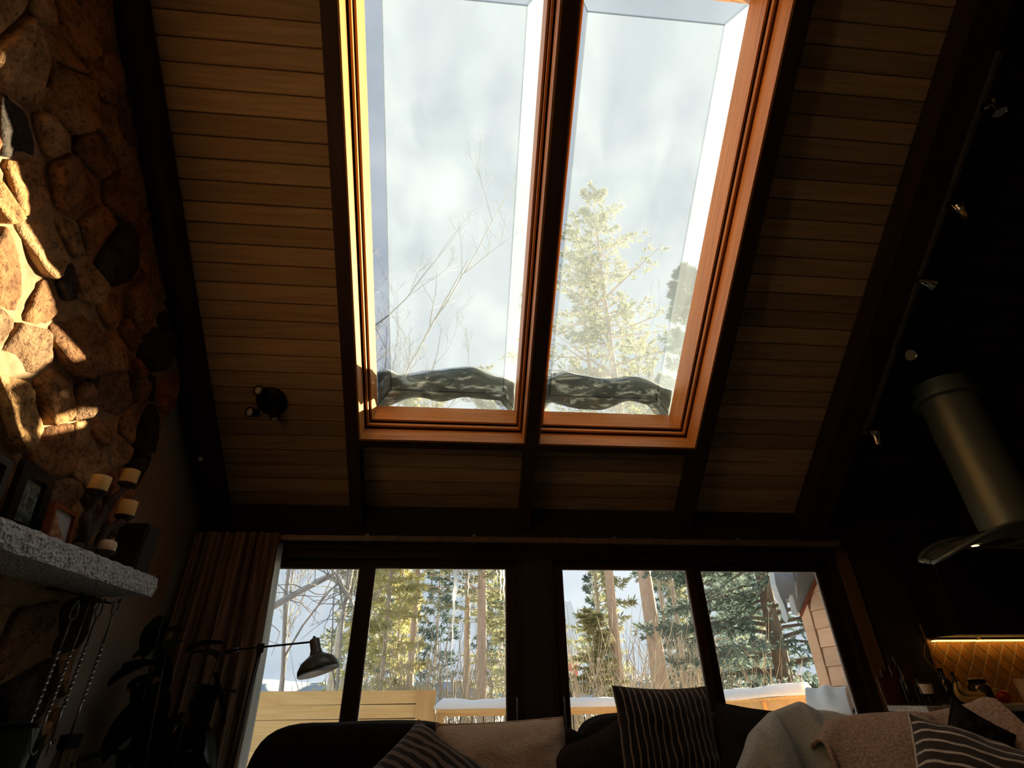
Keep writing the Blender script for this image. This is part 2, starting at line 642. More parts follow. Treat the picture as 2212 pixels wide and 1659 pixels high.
def slush_mat():
    m = bpy.data.materials.new('wet_slush')
    m.use_nodes = True
    nt = m.node_tree
    nt.nodes.clear()
    out = nt.nodes.new('ShaderNodeOutputMaterial')
    v = coords(nt, (1.0, 2.6, 2.6))
    f = noise_node(nt, v, 3.4, 5, 0.55, 0.6)
    col = ramp(nt, [(0.35, (0.26, 0.32, 0.32)), (0.7, (0.55, 0.60, 0.58))])
    nt.links.new(f, col.inputs['Fac'])
    df = nt.nodes.new('ShaderNodeBsdfDiffuse')
    tl = nt.nodes.new('ShaderNodeBsdfTranslucent')
    nt.links.new(col.outputs['Color'], df.inputs['Color'])
    nt.links.new(col.outputs['Color'], tl.inputs['Color'])
    mx = nt.nodes.new('ShaderNodeMixShader')
    mx.inputs[0].default_value = 0.22
    nt.links.new(df.outputs[0], mx.inputs[1])
    nt.links.new(tl.outputs[0], mx.inputs[2])
    tr = nt.nodes.new('ShaderNodeBsdfTransparent')
    f2 = noise_node(nt, v, 5.0, 4, 0.6, 1.0)
    hole = ramp(nt, [(0.54, (0, 0, 0)), (0.70, (0.7, 0.7, 0.7))])
    nt.links.new(f2, hole.inputs['Fac'])
    m2 = nt.nodes.new('ShaderNodeMixShader')
    nt.links.new(hole.outputs['Color'], m2.inputs[0])
    nt.links.new(mx.outputs[0], m2.inputs[1])
    nt.links.new(tr.outputs[0], m2.inputs[2])
    nt.links.new(m2.outputs[0], out.inputs['Surface'])
    return m


M['slush'] = slush_mat()

# ------------------------------------------------------------------ skylights: stepped timber well, curb and acrylic dome
H1, H2, H3 = 0.165, 0.215, 0.45


def skylight(name, x0, x1, label, patch_label, seed):
    w = thing(name, label, 'skylight', RP((x0 + x1) / 2, SK_LO, 0), kind='structure')
    t = 0.018
    # (inset, h0, h1): lining board, stop bead, curb board
    for nm, ins, h0, h1, th in (('lining_board', 0.0, 0.004, H1, t), ('stop_bead', 0.026, H1 + 0.004, H2 - 0.014, 0.03), ('curb_board', 0.045, H2, H3, 0.04)):
        a, b = x0 + ins, x1 - ins
        lo, hi = SK_LO - ins * 1.2, SK_HI + ins
        part(nm, MB().rbox(a - 0.0, a + 0.014, hi, lo, h0, h1), M['trim_slope'], w)
        part(nm, MB().rbox(b - 0.014, b + 0.0, hi, lo, h0, h1), M['trim_slope'], w)
        part(nm, MB().rbox(a + 0.014, b - 0.014, lo - 0.014, lo, h0, h1), M['trim_cross'], w)
        part(nm, MB().rbox(a + 0.014, b - 0.014, hi, hi + 0.014, h0, h1), M['trim_cross'], w)
    # flashing that closes the steps towards the roof
    mb = MB()
    for a, b, sgn in ((x0 - 0.03, x0 + 0.045, 1), (x1 - 0.045, x1 + 0.03, 1)):
        mb.rbox(a, b, SK_HI - 0.03, SK_LO + 0.03, H3 - 0.005, H3 + 0.012)
    mb.rbox(x0 - 0.03, x1 + 0.03, SK_LO - 0.06, SK_LO + 0.03, H3 - 0.005, H3 + 0.012)
    mb.rbox(x0 - 0.03, x1 + 0.03, SK_HI - 0.03, SK_HI + 0.05, H3 - 0.005, H3 + 0.012)
    mb.rbox(x0 - 0.03, x0 - 0.001, SK_HI - 0.03, SK_LO + 0.03, H_DECK, H3)
    mb.rbox(x1 + 0.001, x1 + 0.03, SK_HI - 0.03, SK_LO + 0.03, H_DECK, H3)
    mb.rbox(x0, x1, SK_LO + 0.001, SK_LO + 0.03, H_DECK, H3)
    mb.rbox(x0, x1, SK_HI - 0.03, SK_HI - 0.001, H_DECK, H3)
    part('flashing', mb, M['rafter'], w)
    # dome: a shallow tray with sloping sides
    a, b, lo, hi = x0 + 0.045, x1 - 0.045, SK_LO - 0.06, SK_HI + 0.05
    i, hh = 0.10, 0.10
    h = H3 + 0.012
    base = [RP(a, lo, h), RP(b, lo, h), RP(b, hi, h), RP(a, hi, h)]
    top = [RP(a + i, lo - i, h + hh), RP(b - i, lo - i, h + hh), RP(b - i, hi + i, h + hh), RP(a + i, hi + i, h + hh)]
    mb = MB()
    mb.add(base + top, [(4, 5, 6, 7), (0, 1, 5, 4), (1, 2, 6, 5), (2, 3, 7, 6), (3, 0, 4, 7)])
    part('dome_pane', mb, M['acrylic'], w)
    # welded seams of the dome
    mb = MB()
    for p, q in ((4, 5), (5, 6), (6, 7), (7, 4), (0, 4), (1, 5), (2, 6), (3, 7)):
        P = base + top
        mb.tube([P[p], P[q]], 0.004, 6)
    part('dome_seam', mb, M['acrylic'], w)
    # snow slumped against the lower end of the dome
    rnd = random.Random(seed)
    mb = MB()
    n1, n2 = 60, 22
    L = 0.33

    def top_h(u, v):
        x = a + 0.01 + (b - a - 0.02) * u
        e = 0.74 + 0.34 * noise.noise(Vector((x * 2.3, seed, 0))) + 0.10 * noise.noise(Vector((x * 6, seed, 3)))
        s0_ = lo - 0.045 - 0.05 * noise.noise(Vector((x * 4.1, seed + 4, 0))) + 0.12 * max(0, 1 - min(x - a, b - x) / 0.12)
        s = s0_ + (lo - L * e - s0_) * v
        dx = min(x - a, b - x)
        base_h = h + min(hh, max(0.0, min(dx, lo - s)) * hh / i) + 0.006
        return x, s, base_h

    def fn_low(u, v):
        x, s, bh = top_h(u, v)
        q = 0.028 * max(0, noise.noise(Vector((x * 6, s * 6, seed + 9))) + 0.35 * noise.noise(Vector((x * 17, s * 17, seed))))
        return RP(x, s, bh + q + 0.03 * max(0, v - 0.8))

    def fn_up(u, v):
        x, s, bh = top_h(u, v)
        edge = (1 - v ** 3) * min(1, u * 9) * min(1, (1 - u) * 9)
        th = 0.035 + 0.09 * edge * (0.75 + 0.5 * noise.noise(Vector((x * 5, s * 5, seed + 2))))
        return RP(x, s, bh + th + 0.03 * max(0, v - 0.8))

    mb.grid(n1, n2, fn_low, flip=False)
    mb.grid(n1, n2, fn_up, flip=True)
    # rim
    nv = (n1 + 1) * (n2 + 1)
    for k in range(n1):
        mb.f.append((k, k + 1, nv + k + 1, nv + k))
        k2 = n2 * (n1 + 1) + k
        mb.f.append((k2 + 1, k2, nv + k2, nv + k2 + 1))
    for k in range(n2):
        p = k * (n1 + 1)
        mb.f.append((p, nv + p, nv + p + n1 + 1, p + n1 + 1))
        p += n1
        mb.f.append((p + n1 + 1, nv + p + n1 + 1, nv + p, p))
    solo('snow_patch', mb, M['slush'], patch_label, 'snow', True)
    return w


skylight('window_1', *SK_X[0], 'left skylight with sunlit timber well and acrylic dome', 'melting snow slumped on the lower end of the left skylight', 1.7)
skylight('window_2', *SK_X[1], 'right skylight with orange timber well and acrylic dome', 'melting snow slumped on the lower end of the right skylight', 5.3)


# ------------------------------------------------------------------ glass doors
def door(name, x0, x1, g, label, handle_x):
    """two glazed leaves; g = ((glass x0, x1), (glass x0, x1))"""
    d = thing(name, label, 'door', ((x0 + x1) / 2, D + 0.06, 0), kind='structure')
    zt, zb_ = 2.013, 0.14
    part('head_jamb', MB().box(x0, x1, D - 0.005, D + 0.14, zt + 0.055, HEAD), M['door_wood'], d)
    part('side_jamb', MB().box(x0, x0 + 0.035, D - 0.005, D + 0.14, 0, zt + 0.055), M['door_wood'], d)
    part('side_jamb', MB().box(x1 - 0.035, x1, D - 0.005, D + 0.14, 0, zt + 0.055), M['door_wood'], d)
    part('sill', MB().box(x0, x1, D - 0.005, D + 0.14, 0, 0.03), M['door_wood'], d)
    mid = (g[0][1] + g[1][0]) / 2
    for k, (a, b) in enumerate(g):
        l = x0 + 0.036 if k == 0 else mid + 0.001
        r = mid - 0.001 if k == 0 else x1 - 0.036
        y = D + 0.03 if k == (0 if handle_x < mid else 1) else D + 0.062
        y1 = y + 0.042
        lf = part('door_leaf', MB().box(l, a, y, y1, 0.03, zt + 0.055).box(b, r, y, y1, 0.03, zt + 0.055)
                  .box(a, b, y, y1, zt, zt + 0.055).box(a, b, y, y1, 0.03, zb_), M['door_wood'], d)
        bead = MB()
        w = 0.008
        for bx in ((a, a + w, zb_, zt), (b - w, b, zb_, zt), (a + w, b - w, zt - w, zt), (a + w, b - w, zb_, zb_ + w)):
            bead.box(bx[0], bx[1], y + 0.012, y + 0.032, bx[2], bx[3])
        part('glazing_bead', bead, M['bead'], lf)
        part('glass_pane', MB().box(a + 0.002, b - 0.002, y + 0.019, y + 0.024, zb_ + 0.002, zt - 0.002), M['glass'], lf)
        if abs(handle_x - (l + r) / 2) < 0.62:
            mb = MB().tube([(handle_x, y - 0.035, 0.98), (handle_x, y - 0.045, 1.0), (handle_x, y - 0.045, 1.16), (handle_x, y - 0.035, 1.18)], 0.007, 8)
            mb.tube([(handle_x, y, 1.0), (handle_x, y - 0.045, 1.0)], 0.006, 6).tube([(handle_x, y, 1.16), (handle_x, y - 0.045, 1.16)], 0.006, 6)
            part('handle', mb, M['steel'], lf, True)
    return d


M['bead'] = plain('grey_glazing_bead', (0.35, 0.36, 0.36), 0.5, var=0.05)
door('door_1', DOORS[0][0], DOORS[0][1], ((-1.70, -0.747), (-0.638, 0.334)), 'left pair of dark framed glass doors behind the floor lamp', 0.395)
door('door_2', DOORS[1][0], DOORS[1][1], ((0.752, 1.728), (1.851, 2.812)), 'right pair of dark framed glass doors behind the striped cushion', 0.71)
mb = MB().box(2.955, 3.05, D - 0.03, D + 0.001, 0, 2.16)
solo('trim_1', mb, M['casing'], 'brown upright casing board right of the glass doors', 'trim', kind='structure')
mb = MB().box(-1.86, 2.955, D - 0.025, D + 0.001, HEAD - 0.0, HEAD + 0.035)
solo('trim_2', mb, M['door_wood'], 'thin dark ledge board over the glass doors', 'trim', kind='structure')

# ================================================================== stone fireplace on the left wall
def stone_mat(name='field_stone'):
    m, nt, b = new_mat(name)
    oi = nt.nodes.new('ShaderNodeObjectInfo')
    pal = ramp(nt, [(0.0, (0.50, 0.29, 0.125)), (0.16, (0.34, 0.185, 0.085)), (0.32, (0.42, 0.19, 0.095)), (0.46, (0.065, 0.06, 0.05)),
                    (0.58, (0.54, 0.36, 0.18)), (0.76, (0.29, 0.185, 0.10)), (0.88, (0.08, 0.07, 0.055)), (0.93, (0.64, 0.40, 0.18))], 'CONSTANT')
    nt.links.new(oi.outputs['Random'], pal.inputs['Fac'])
    v = coords(nt)
    f1 = noise_node(nt, v, 9, 6, 0.65, 0.4)
    f2 = noise_node(nt, v, 38, 4, 0.7)
    r1 = ramp(nt, [(0.35, (0.35, 0.33, 0.32)), (0.65, (1.35, 1.25, 1.15))])
    nt.links.new(f1, r1.inputs['Fac'])
    c1 = mixc(nt, 0.8, pal.outputs['Color'], r1.outputs['Color'], 'MULTIPLY')
    r2 = ramp(nt, [(0.36, (0.18, 0.15, 0.13)), (0.48, (1, 1, 1))])
    nt.links.new(f2, r2.inputs['Fac'])
    c2 = mixc(nt, 0.75, c1, r2.outputs['Color'], 'MULTIPLY')
    nt.links.new(c2, b.inputs['Base Color'])
    b.inputs['Roughness'].default_value = 0.85
    b.inputs['Specular IOR Level'].default_value = 0.25
    ad = nt.nodes.new('ShaderNodeMath')
    ad.operation = 'ADD'
    nt.links.new(f1, ad.inputs[0])
    nt.links.new(f2, ad.inputs[1])
    bump(nt, b, ad.outputs[0], 0.9, 0.02)
    return m


M['stone'] = stone_mat()
M['mortar'] = plain('sandy_mortar', (0.34, 0.235, 0.13), 0.95, var=0.3, scale=14, bmp=0.6, bd=0.01)
M['soot'] = plain('sooty_black', (0.006, 0.006, 0.006), 0.95, var=0.2)

fire = thing('stone_fireplace', 'tall fieldstone fireplace and chimney with rough grey stone mantel', 'fireplace', (-1.8, 1.7, 0))
XF = -1.885                                        # mortar face
CY0, CY1 = 0.2, 3.075


def ztop(y):
    return 2.28 + (D - y) * TAN - 0.02


FB = (0.85, 2.60, 0.30, 1.43)                      # firebox opening y0 y1 z0 z1
rnd = random.Random(11)
seeds = []
while len(seeds) < 215:
    best, bd_ = None, -1
    for _ in range(14):
        p = (rnd.uniform(CY0, CY1), rnd.uniform(0.05, ztop(CY0)))
        if p[1] > ztop(p[0]) - 0.02 or (FB[0] < p[0] < FB[1] and p[1] < FB[3] - 0.02):
            continue
        dd = min([(p[0] - q[0]) ** 2 + ((p[1] - q[1]) * 0.85) ** 2 for q in seeds] or [9])
        if dd > bd_:
            best, bd_ = p, dd
    if best:
        seeds.append(best)
wts = [rnd.uniform(-0.016, 0.016) for _ in seeds]


def clip(poly, a, b, c):
    """keep a*x + b*y <= c"""
    out = []
    for i in range(len(poly)):
        p, q = poly[i], poly[(i + 1) % len(poly)]
        dp, dq = a * p[0] + b * p[1] - c, a * q[0] + b * q[1] - c
        if dp <= 0:
            out.append(p)
        if dp * dq < 0:
            t = dp / (dp - dq)
            out.append((p[0] + t * (q[0] - p[0]), p[1] + t * (q[1] - p[1])))
    return out


def inset(poly, d):
    cx = sum(p[0] for p in poly) / len(poly)
    cy = sum(p[1] for p in poly) / len(poly)
    res = poly
    n = len(poly)
    for i in range(n):
        p, q = poly[i], poly[(i + 1) % n]
        ex, ey = q[0] - p[0], q[1] - p[1]
        l = math.hypot(ex, ey)
        if l < 1e-6:
            continue
        nx, ny = ey / l, -ex / l
        if nx * (cx - p[0]) + ny * (cy - p[1]) > 0:
            nx, ny = -nx, -ny
        res = clip(res, nx, ny, nx * p[0] + ny * p[1] - d)
        if len(res) < 3:
            return res
    return res


def chaikin(poly):
    out = []
    for i in range(len(poly)):
        p, q = poly[i], poly[(i + 1) % len(poly)]
        out += [(p[0] * .75 + q[0] * .25, p[1] * .75 + q[1] * .25), (p[0] * .25 + q[0] * .75, p[1] * .25 + q[1] * .75)]
    return out


def stone_piece(poly, hgt, tilt, k):
    # a slightly knobbly outline with softened corners
    q = []
    for i in range(len(poly)):
        a, b = poly[i], poly[(i + 1) % len(poly)]
        q.append(a)
        if math.hypot(b[0] - a[0], b[1] - a[1]) > 0.09:
            q.append(((a[0] + b[0]) / 2 + 0.012 * noise.noise(Vector((a[0] * 7, b[1] * 7, k))), (a[1] + b[1]) / 2 + 0.012 * noise.noise(Vector((a[1] * 7, b[0] * 7, k)))))
    poly = chaikin(q)
    n = len(poly)
    cx = sum(p[0] for p in poly) / n
    cy = sum(p[1] for p in poly) / n
    mb = MB()
    rings = ((1.0, -0.02), (0.995, hgt * 0.45), (0.95, hgt * 0.86), (0.80, hgt), (0.42, hgt * 1.05))
    for sc_, h in rings:
        for (y, z) in poly:
            yy, zz = cx + (y - cx) * sc_, cy + (z - cy) * sc_
            d = 0.022 * noise.noise(Vector((yy * 9, zz * 9, k * 1.3))) + 0.008 * noise.noise(Vector((yy * 23, zz * 23, k)))
            x = XF + h + (d + tilt[0] * (yy - cx) + tilt[1] * (zz - cy) if h > 0 else 0)
            mb.v.append(Vector((x, yy, zz)))
    for r in range(len(rings) - 1):
        for i in range(n):
            a, b = r * n + i, r * n + (i + 1) % n
            mb.f.append((a, b, b + n, a + n))
    mb.v.append(Vector((XF + hgt * 1.03, cx, cy)))
    c = len(mb.v) - 1
    o = (len(rings) - 1) * n
    for i in range(n):
        mb.f.append((o + i, o + (i + 1) % n, c))
    return mb


mb = MB()
mb.grid(70, 110, lambda u, v: (XF + 0.016 + 0.012 * noise.noise(Vector((u * 60, v * 90, 3))), CY0 + (CY1 - CY0 - 0.02) * u,
                               max(0.0, v * ztop(CY0 + (CY1 - CY0 - 0.02) * u))))
nb = len(mb.v)
mb.box(XL + 0.001, XF - 0.008, CY0, CY1 - 0.02, 0, ztop(CY1) - 0.02)
part('mortar_bed', mb, M['mortar'], fire, True)

for k, (py, pz) in enumerate(seeds):
    poly = [(CY0, 0.0), (CY1 + 0.05, 0.0), (CY1 + 0.05, 6.0), (CY0, 6.0)]
    poly = clip(poly, TAN, 1.0, 2.28 + D * TAN - 0.02)
    for j, (qy, qz) in enumerate(seeds):
        if j == k or abs(qy - py) > 1.0 or abs(qz - pz) > 1.0:
            continue
        a, b = 2 * (qy - py), 2 * (qz - pz)
        c = qy * qy + qz * qz - py * py - pz * pz + wts[k] - wts[j]
        poly = clip(poly, a, b, c)
        if len(poly) < 3:
            break
    if len(poly) < 3:
        continue
    # keep the far edge uneven and the firebox free
    poly = clip(poly, 1, 0, CY1 + rnd.uniform(-0.06, 0.03))
    if py < FB[1] and pz < FB[3] + 0.3 and len(poly) >= 3 and pz > FB[3]:
        poly = clip(poly, 0, -1, -FB[3])
    elif pz < FB[3] and py > FB[1] and len(poly) >= 3:
        poly = clip(poly, -1, 0, -FB[1])
    poly = inset(poly, rnd.uniform(0.002, 0.007)) if len(poly) >= 3 else poly
    if len(poly) < 3:
        continue
    ys = [p[0] for p in poly]
    zs = [p[1] for p in poly]
    if max(ys) - min(ys) < 0.04 or max(zs) - min(zs) < 0.04:
        continue
    # hide the band behind the mantel slab and hearth
    if min(zs) > 1.64 and max(zs) < 1.74:
        continue
    part('stone', stone_piece(poly, rnd.choice((0.028, 0.036, 0.045, 0.06)), (rnd.uniform(-.28, .28), rnd.uniform(-.3, .2)), k), M['stone'], fire, True)

mb = MB().box(XL + 0.002, XF + 0.012, FB[0], FB[1], FB[2], FB[3])
part('firebox', mb, M['soot'], fire)
mb = MB().cbox(XF - 0.03, -1.42, 0.1, 3.02, 0.0, 0.5, 0.02)
part('hearth', mb, M['mortar'], fire)


def mantel_mat():
    m, nt, b = new_mat('rock_faced_grey_stone')
    v = coords(nt)
    f = noise_node(nt, v, 26, 5, 0.65)
    r = ramp(nt, [(0.3, (0.40, 0.44, 0.46)), (0.7, (0.82, 0.90, 0.94))])
    nt.links.new(f, r.inputs['Fac'])
    nt.links.new(r.outputs['Color'], b.inputs['Base Color'])
    b.inputs['Roughness'].default_value = 0.38
    b.inputs['Specular IOR Level'].default_value = 0.7
    vo = nt.nodes.new('ShaderNodeTexVoronoi')
    vo.inputs['Scale'].default_value = 75
    nt.links.new(v, vo.inputs['Vector'])
    bump(nt, b, vo.outputs['Distance'], 0.9, 0.012)
    return m


M['mantel'] = mantel_mat()
MX0, MX1, MY0, MY1, MZ0, MZ1 = XF - 0.02, -1.56, 0.3, 2.975, 1.645, 1.738
mb = MB()
NU, NV = 260, 10


def mfront(u, v):
    y = MY0 + (MY1 - MY0) * u
    zlo = MZ0 + 0.003 * noise.noise(Vector((y * 14, 1, 0)))
    zhi = MZ1 + 0.005 * noise.noise(Vector((y * 19, 7, 0)))
    x = MX1 + 0.008 * noise.noise(Vector((y * 22, v * 3.1, 2))) + 0.006 * noise.noise(Vector((y * 60, v * 7, 5))) - 0.006 * abs(v - 0.5) ** 2 * 4
    return x, y, zlo + (zhi - zlo) * v


mb.grid(NU, NV, mfront)
mb.grid(NU, 1, lambda u, v: mfront(u, 1) if v == 0 else (MX0, MY0 + (MY1 - MY0) * u, MZ1))
mb.grid(NU, 1, lambda u, v: (MX0, MY0 + (MY1 - MY0) * u, MZ0) if v == 0 else mfront(u, 0))
mb.grid(1, NV, lambda u, v: mfront(1, v) if u == 0 else (MX0, MY1, MZ0 + (MZ1 - MZ0) * v))
mb.grid(1, NV, lambda u, v: (MX0, MY0, MZ0 + (MZ1 - MZ0) * v) if u == 0 else mfront(0, v))
part('mantel', mb, M['mantel'], fire, label='rough grey stone mantel slab')

# ------------------------------------------------------------------ things on the mantel
M['wax'] = plain('ivory_candle_wax', (0.95, 0.66, 0.25), 0.45, var=0.06, scale=6, bmp=0.05)
M['wax_pale'] = plain('pale_candle_wax', (0.85, 0.70, 0.48), 0.45, var=0.06, scale=6, bmp=0.05)
M['drift'] = wood('gnarled_driftwood', (0.02, 0.014, 0.010), (0.10, 0.075, 0.055), 'Z', 0.7, 10, 6, 0.1, 0.8)
M['frame_black'] = plain('black_frame_lacquer', (0.012, 0.011, 0.010), 0.35, var=0.2)
M['frame_grey'] = plain('grey_brown_frame', (0.06, 0.055, 0.045), 0.5, var=0.2)
M['frame_red'] = wood('red_stained_frame', (0.22, 0.05, 0.02), (0.36, 0.09, 0.035), 'Y', 0.4)


def photo_mat(name, cols, scale, sky=None):
    m, nt, b = new_mat(name)
    f = noise_node(nt, coords(nt), scale, 5, 0.6, 0.5)
    st = [(0.25 + 0.5 * i / (len(cols) - 1), c) for i, c in enumerate(cols)]
    r = ramp(nt, st)
    nt.links.new(f, r.inputs['Fac'])
    nt.links.new(r.outputs['Color'], b.inputs['Base Color'])
    b.inputs['Roughness'].default_value = 0.25
    return m


M['photo_a'] = photo_mat('pale_photo_print', [(0.55, 0.60, 0.58), (0.75, 0.78, 0.74)], 6)
M['photo_b'] = photo_mat('dark_grey_photo_print', [(0.02, 0.03, 0.03), (0.12, 0.15, 0.13), (0.45, 0.5, 0.45)], 34)
M['photo_sky'] = photo_mat('grey_sky_print', [(0.33, 0.36, 0.36), (0.45, 0.48, 0.47)], 8)
M['photo_fur'] = photo_mat('russet_fur_print', [(0.10, 0.05, 0.03), (0.40, 0.20, 0.11), (0.62, 0.42, 0.27)], 45)


def picture_frame(name, label, c, w, h, bar, mat, picmat, lean, turn, matw=0.0):
    """standing frame facing +X before it is turned; c = middle of its foot"""
    t = thing(name, label, 'picture frame', c)
    t.rotation_euler = (0, lean, turn)
    mb = MB()
    mb.box(-0.012, 0.012, -w / 2, -w / 2 + bar, 0, h).box(-0.012, 0.012, w / 2 - bar, w / 2, 0, h)
    mb.box(-0.012, 0.012, -w / 2 + bar, w / 2 - bar, 0, bar).box(-0.012, 0.012, -w / 2 + bar, w / 2 - bar, h - bar, h)
    part('frame', mb, mat, t, local=True)
    part('backing', MB().box(-0.012, -0.004, -w / 2 + bar, w / 2 - bar, bar, h - bar), M['frame_black'], t, local=True)
    i = bar + matw
    pic = part('picture', MB().box(-0.004, -0.001, -w / 2 + i, w / 2 - i, i, h - i), picmat, t, local=True)
    if matw:
        part('mount', MB().box(-0.004, -0.003, -w / 2 + bar, w / 2 - bar, bar, h - bar), M['frame_black'], t, local=True)
    part('stand', MB().tube([(-0.012, 0, h * 0.6), (-0.06, 0, 0.012)], 0.008, 6), M['frame_black'], t, local=True)
    return t, pic


TOP = MZ1 + 0.002
picture_frame('picture_frame', 'grey picture frame with a pale print, leftmost on the mantel', (-1.70, 1.93, TOP), 0.21, 0.25, 0.03, M['frame_grey'], M['photo_a'], -0.12, 0.12, 0.02)
picture_frame('picture_frame', 'black picture frame with a dark grey photograph on the mantel', (-1.71, 2.175, TOP), 0.215, 0.275, 0.045, M['frame_black'], M['photo_b'], -0.12, 0.10, 0.012)
t, pic = picture_frame('picture_frame', 'small red wooden frame with an animal photograph on the mantel', (-1.63, 2.27, TOP), 0.17, 0.145, 0.016, M['frame_red'], M['photo_sky'], -0.14, 0.1)
# the animal in the print: shoulders, neck, head and two ears as one flat outline
mb = MB()
ol = [(-0.069, 0.016), (0.055, 0.016), (0.03, 0.045), (0.0, 0.065), (-0.02, 0.085), (-0.03, 0.108), (-0.036, 0.09), (-0.044, 0.112), (-0.05, 0.088), (-0.069, 0.07)]
mb.add([(0.0005, y, z) for y, z in ol] + [(-0.0008, y, z) for y, z in ol], [tuple(range(10)), tuple(range(19, 9, -1))])
part('animal_print', mb, M['photo_fur'], pic, local=True)

cand = []
for px, py0, py1, X, lab in ((209, 1022, 1060, -1.66, 'ivory pillar candle on the left cup of the driftwood holder'),
                             (275, 1009, 1044, -1.73, 'ivory pillar candle on the highest cup of the driftwood holder'),
                             (269, 1076, 1114, -1.66, 'ivory pillar candle on the right cup of the driftwood holder'),
                             (228, 1163, 1190, -1.61, 'short pale candle low on the driftwood holder')):
    b = atx(px, py1, X)
    tp = atx(px, py0, X)
    cand.append((b, tp.z - b.z, lab))
for i, (b, h, lab) in enumerate(cand):
    r = 0.039 if i < 3 else 0.037
    t = thing('pillar_candle', lab, 'candle', b, 'candles on the driftwood holder')
    if i < 3:
        prof = [(r * 0.96, 0), (r, 0.004), (r, h - 0.004), (r * 0.95, h), (r * 0.8, h - 0.004), (0.006, h - 0.008)]
    else:
        prof = [(r * 0.96, 0), (r, 0.004), (r * 1.0, h * 0.55), (r * 0.85, h * 0.85), (r * 0.5, h), (0.006, h - 0.004)]
    part('wax', MB().lathe(prof, 28), M['wax'] if i < 3 else M['wax_pale'], t, local=True, autosmooth=40)
    part('wick', MB().tube([(0, 0, h - 0.008), (0.002, 0, h + 0.008)], 0.0015, 5), M['soot'], t, local=True)
hold = thing('candle_holder', 'gnarled driftwood candle holder with four cups on the mantel', 'candle holder', (-1.69, 2.50, TOP))
mb = MB()
root = Vector((-1.69, 2.50, TOP))
for i, (b, h, lab) in enumerate(cand):
    pts, rs = [], []
    st = root + Vector((rnd.uniform(-.05, .05), rnd.uniform(-.05, .05), 0.0))
    for q in range(13):
        u = q / 12
        p = st.lerp(b - Vector((0, 0, 0.022)), u)
        amp = 0.025 * math.sin(u * math.pi)
        p += Vector((amp * math.sin(5 * u + i), amp * math.cos(7 * u + 2 * i), 0))
        pts.append(p)
        rs.append(0.028 - 0.012 * u + 0.008 * noise.noise(Vector((u * 6, i * 3.1, 0))))
    part('branch', MB().tube(pts, rs, 9), M['drift'], hold, True)
    part('cup', MB().lathe([(0.016, -0.03), (0.03, -0.018), (0.042, -0.006), (0.042, -0.001)], 18, Matrix.Translation(b)), M['drift'], hold, True)
mb = MB()
for i in range(5):
    a = i * 1.26 + 0.4
    mb.tube([root + Vector((0, 0, 0.03)), root + Vector((math.cos(a) * 0.05, math.sin(a) * 0.07, 0.028)), root + Vector((math.cos(a) * 0.075, math.sin(a) * 0.13, 0.012))], [0.03, 0.022, 0.012], 8)
part('root_foot', mb, M['drift'], hold, True)

t = thing('shelf_speaker', 'plain black box speaker at the right end of the mantel', 'speaker', (-1.66, 2.87, TOP))
part('case', MB().cbox(-1.74, -1.605, 2.80, 2.935, TOP, TOP + 0.235, 0.006), plain('black_case', (0.02, 0.02, 0.018), 0.6), t)
part('grille', MB().cbox(-1.606, -1.598, 2.81, 2.925, TOP + 0.012, TOP + 0.223, 0.003), plain('dark_grille_cloth', (0.03, 0.03, 0.026), 0.9, scale=200, bmp=0.5), t)

# ------------------------------------------------------------------ fireplace tools on their rail
TX = -1.77
t = thing('tool_rail', 'thin iron rail with hooks under the stone mantel', 'rail', (TX - 0.05, 2.9, 1.6))
ya, yb = 2.62, 3.05
part('bar', MB().tube([(TX - 0.02, ya, 1.625), (TX - 0.02, yb, 1.625)], 0.005, 6), M['black_metal'], t, True)
for y in (ya + 0.02, yb - 0.02):
    part('bracket', MB().tube([(XF + 0.03, y, 1.632), (TX - 0.02, y, 1.625)], 0.005, 6), M['black_metal'], t, True)
M['tool_iron'] = plain('worn_wrought_iron', (0.38, 0.38, 0.37), 0.28, 0.9, 0.25, 50, 0.2)


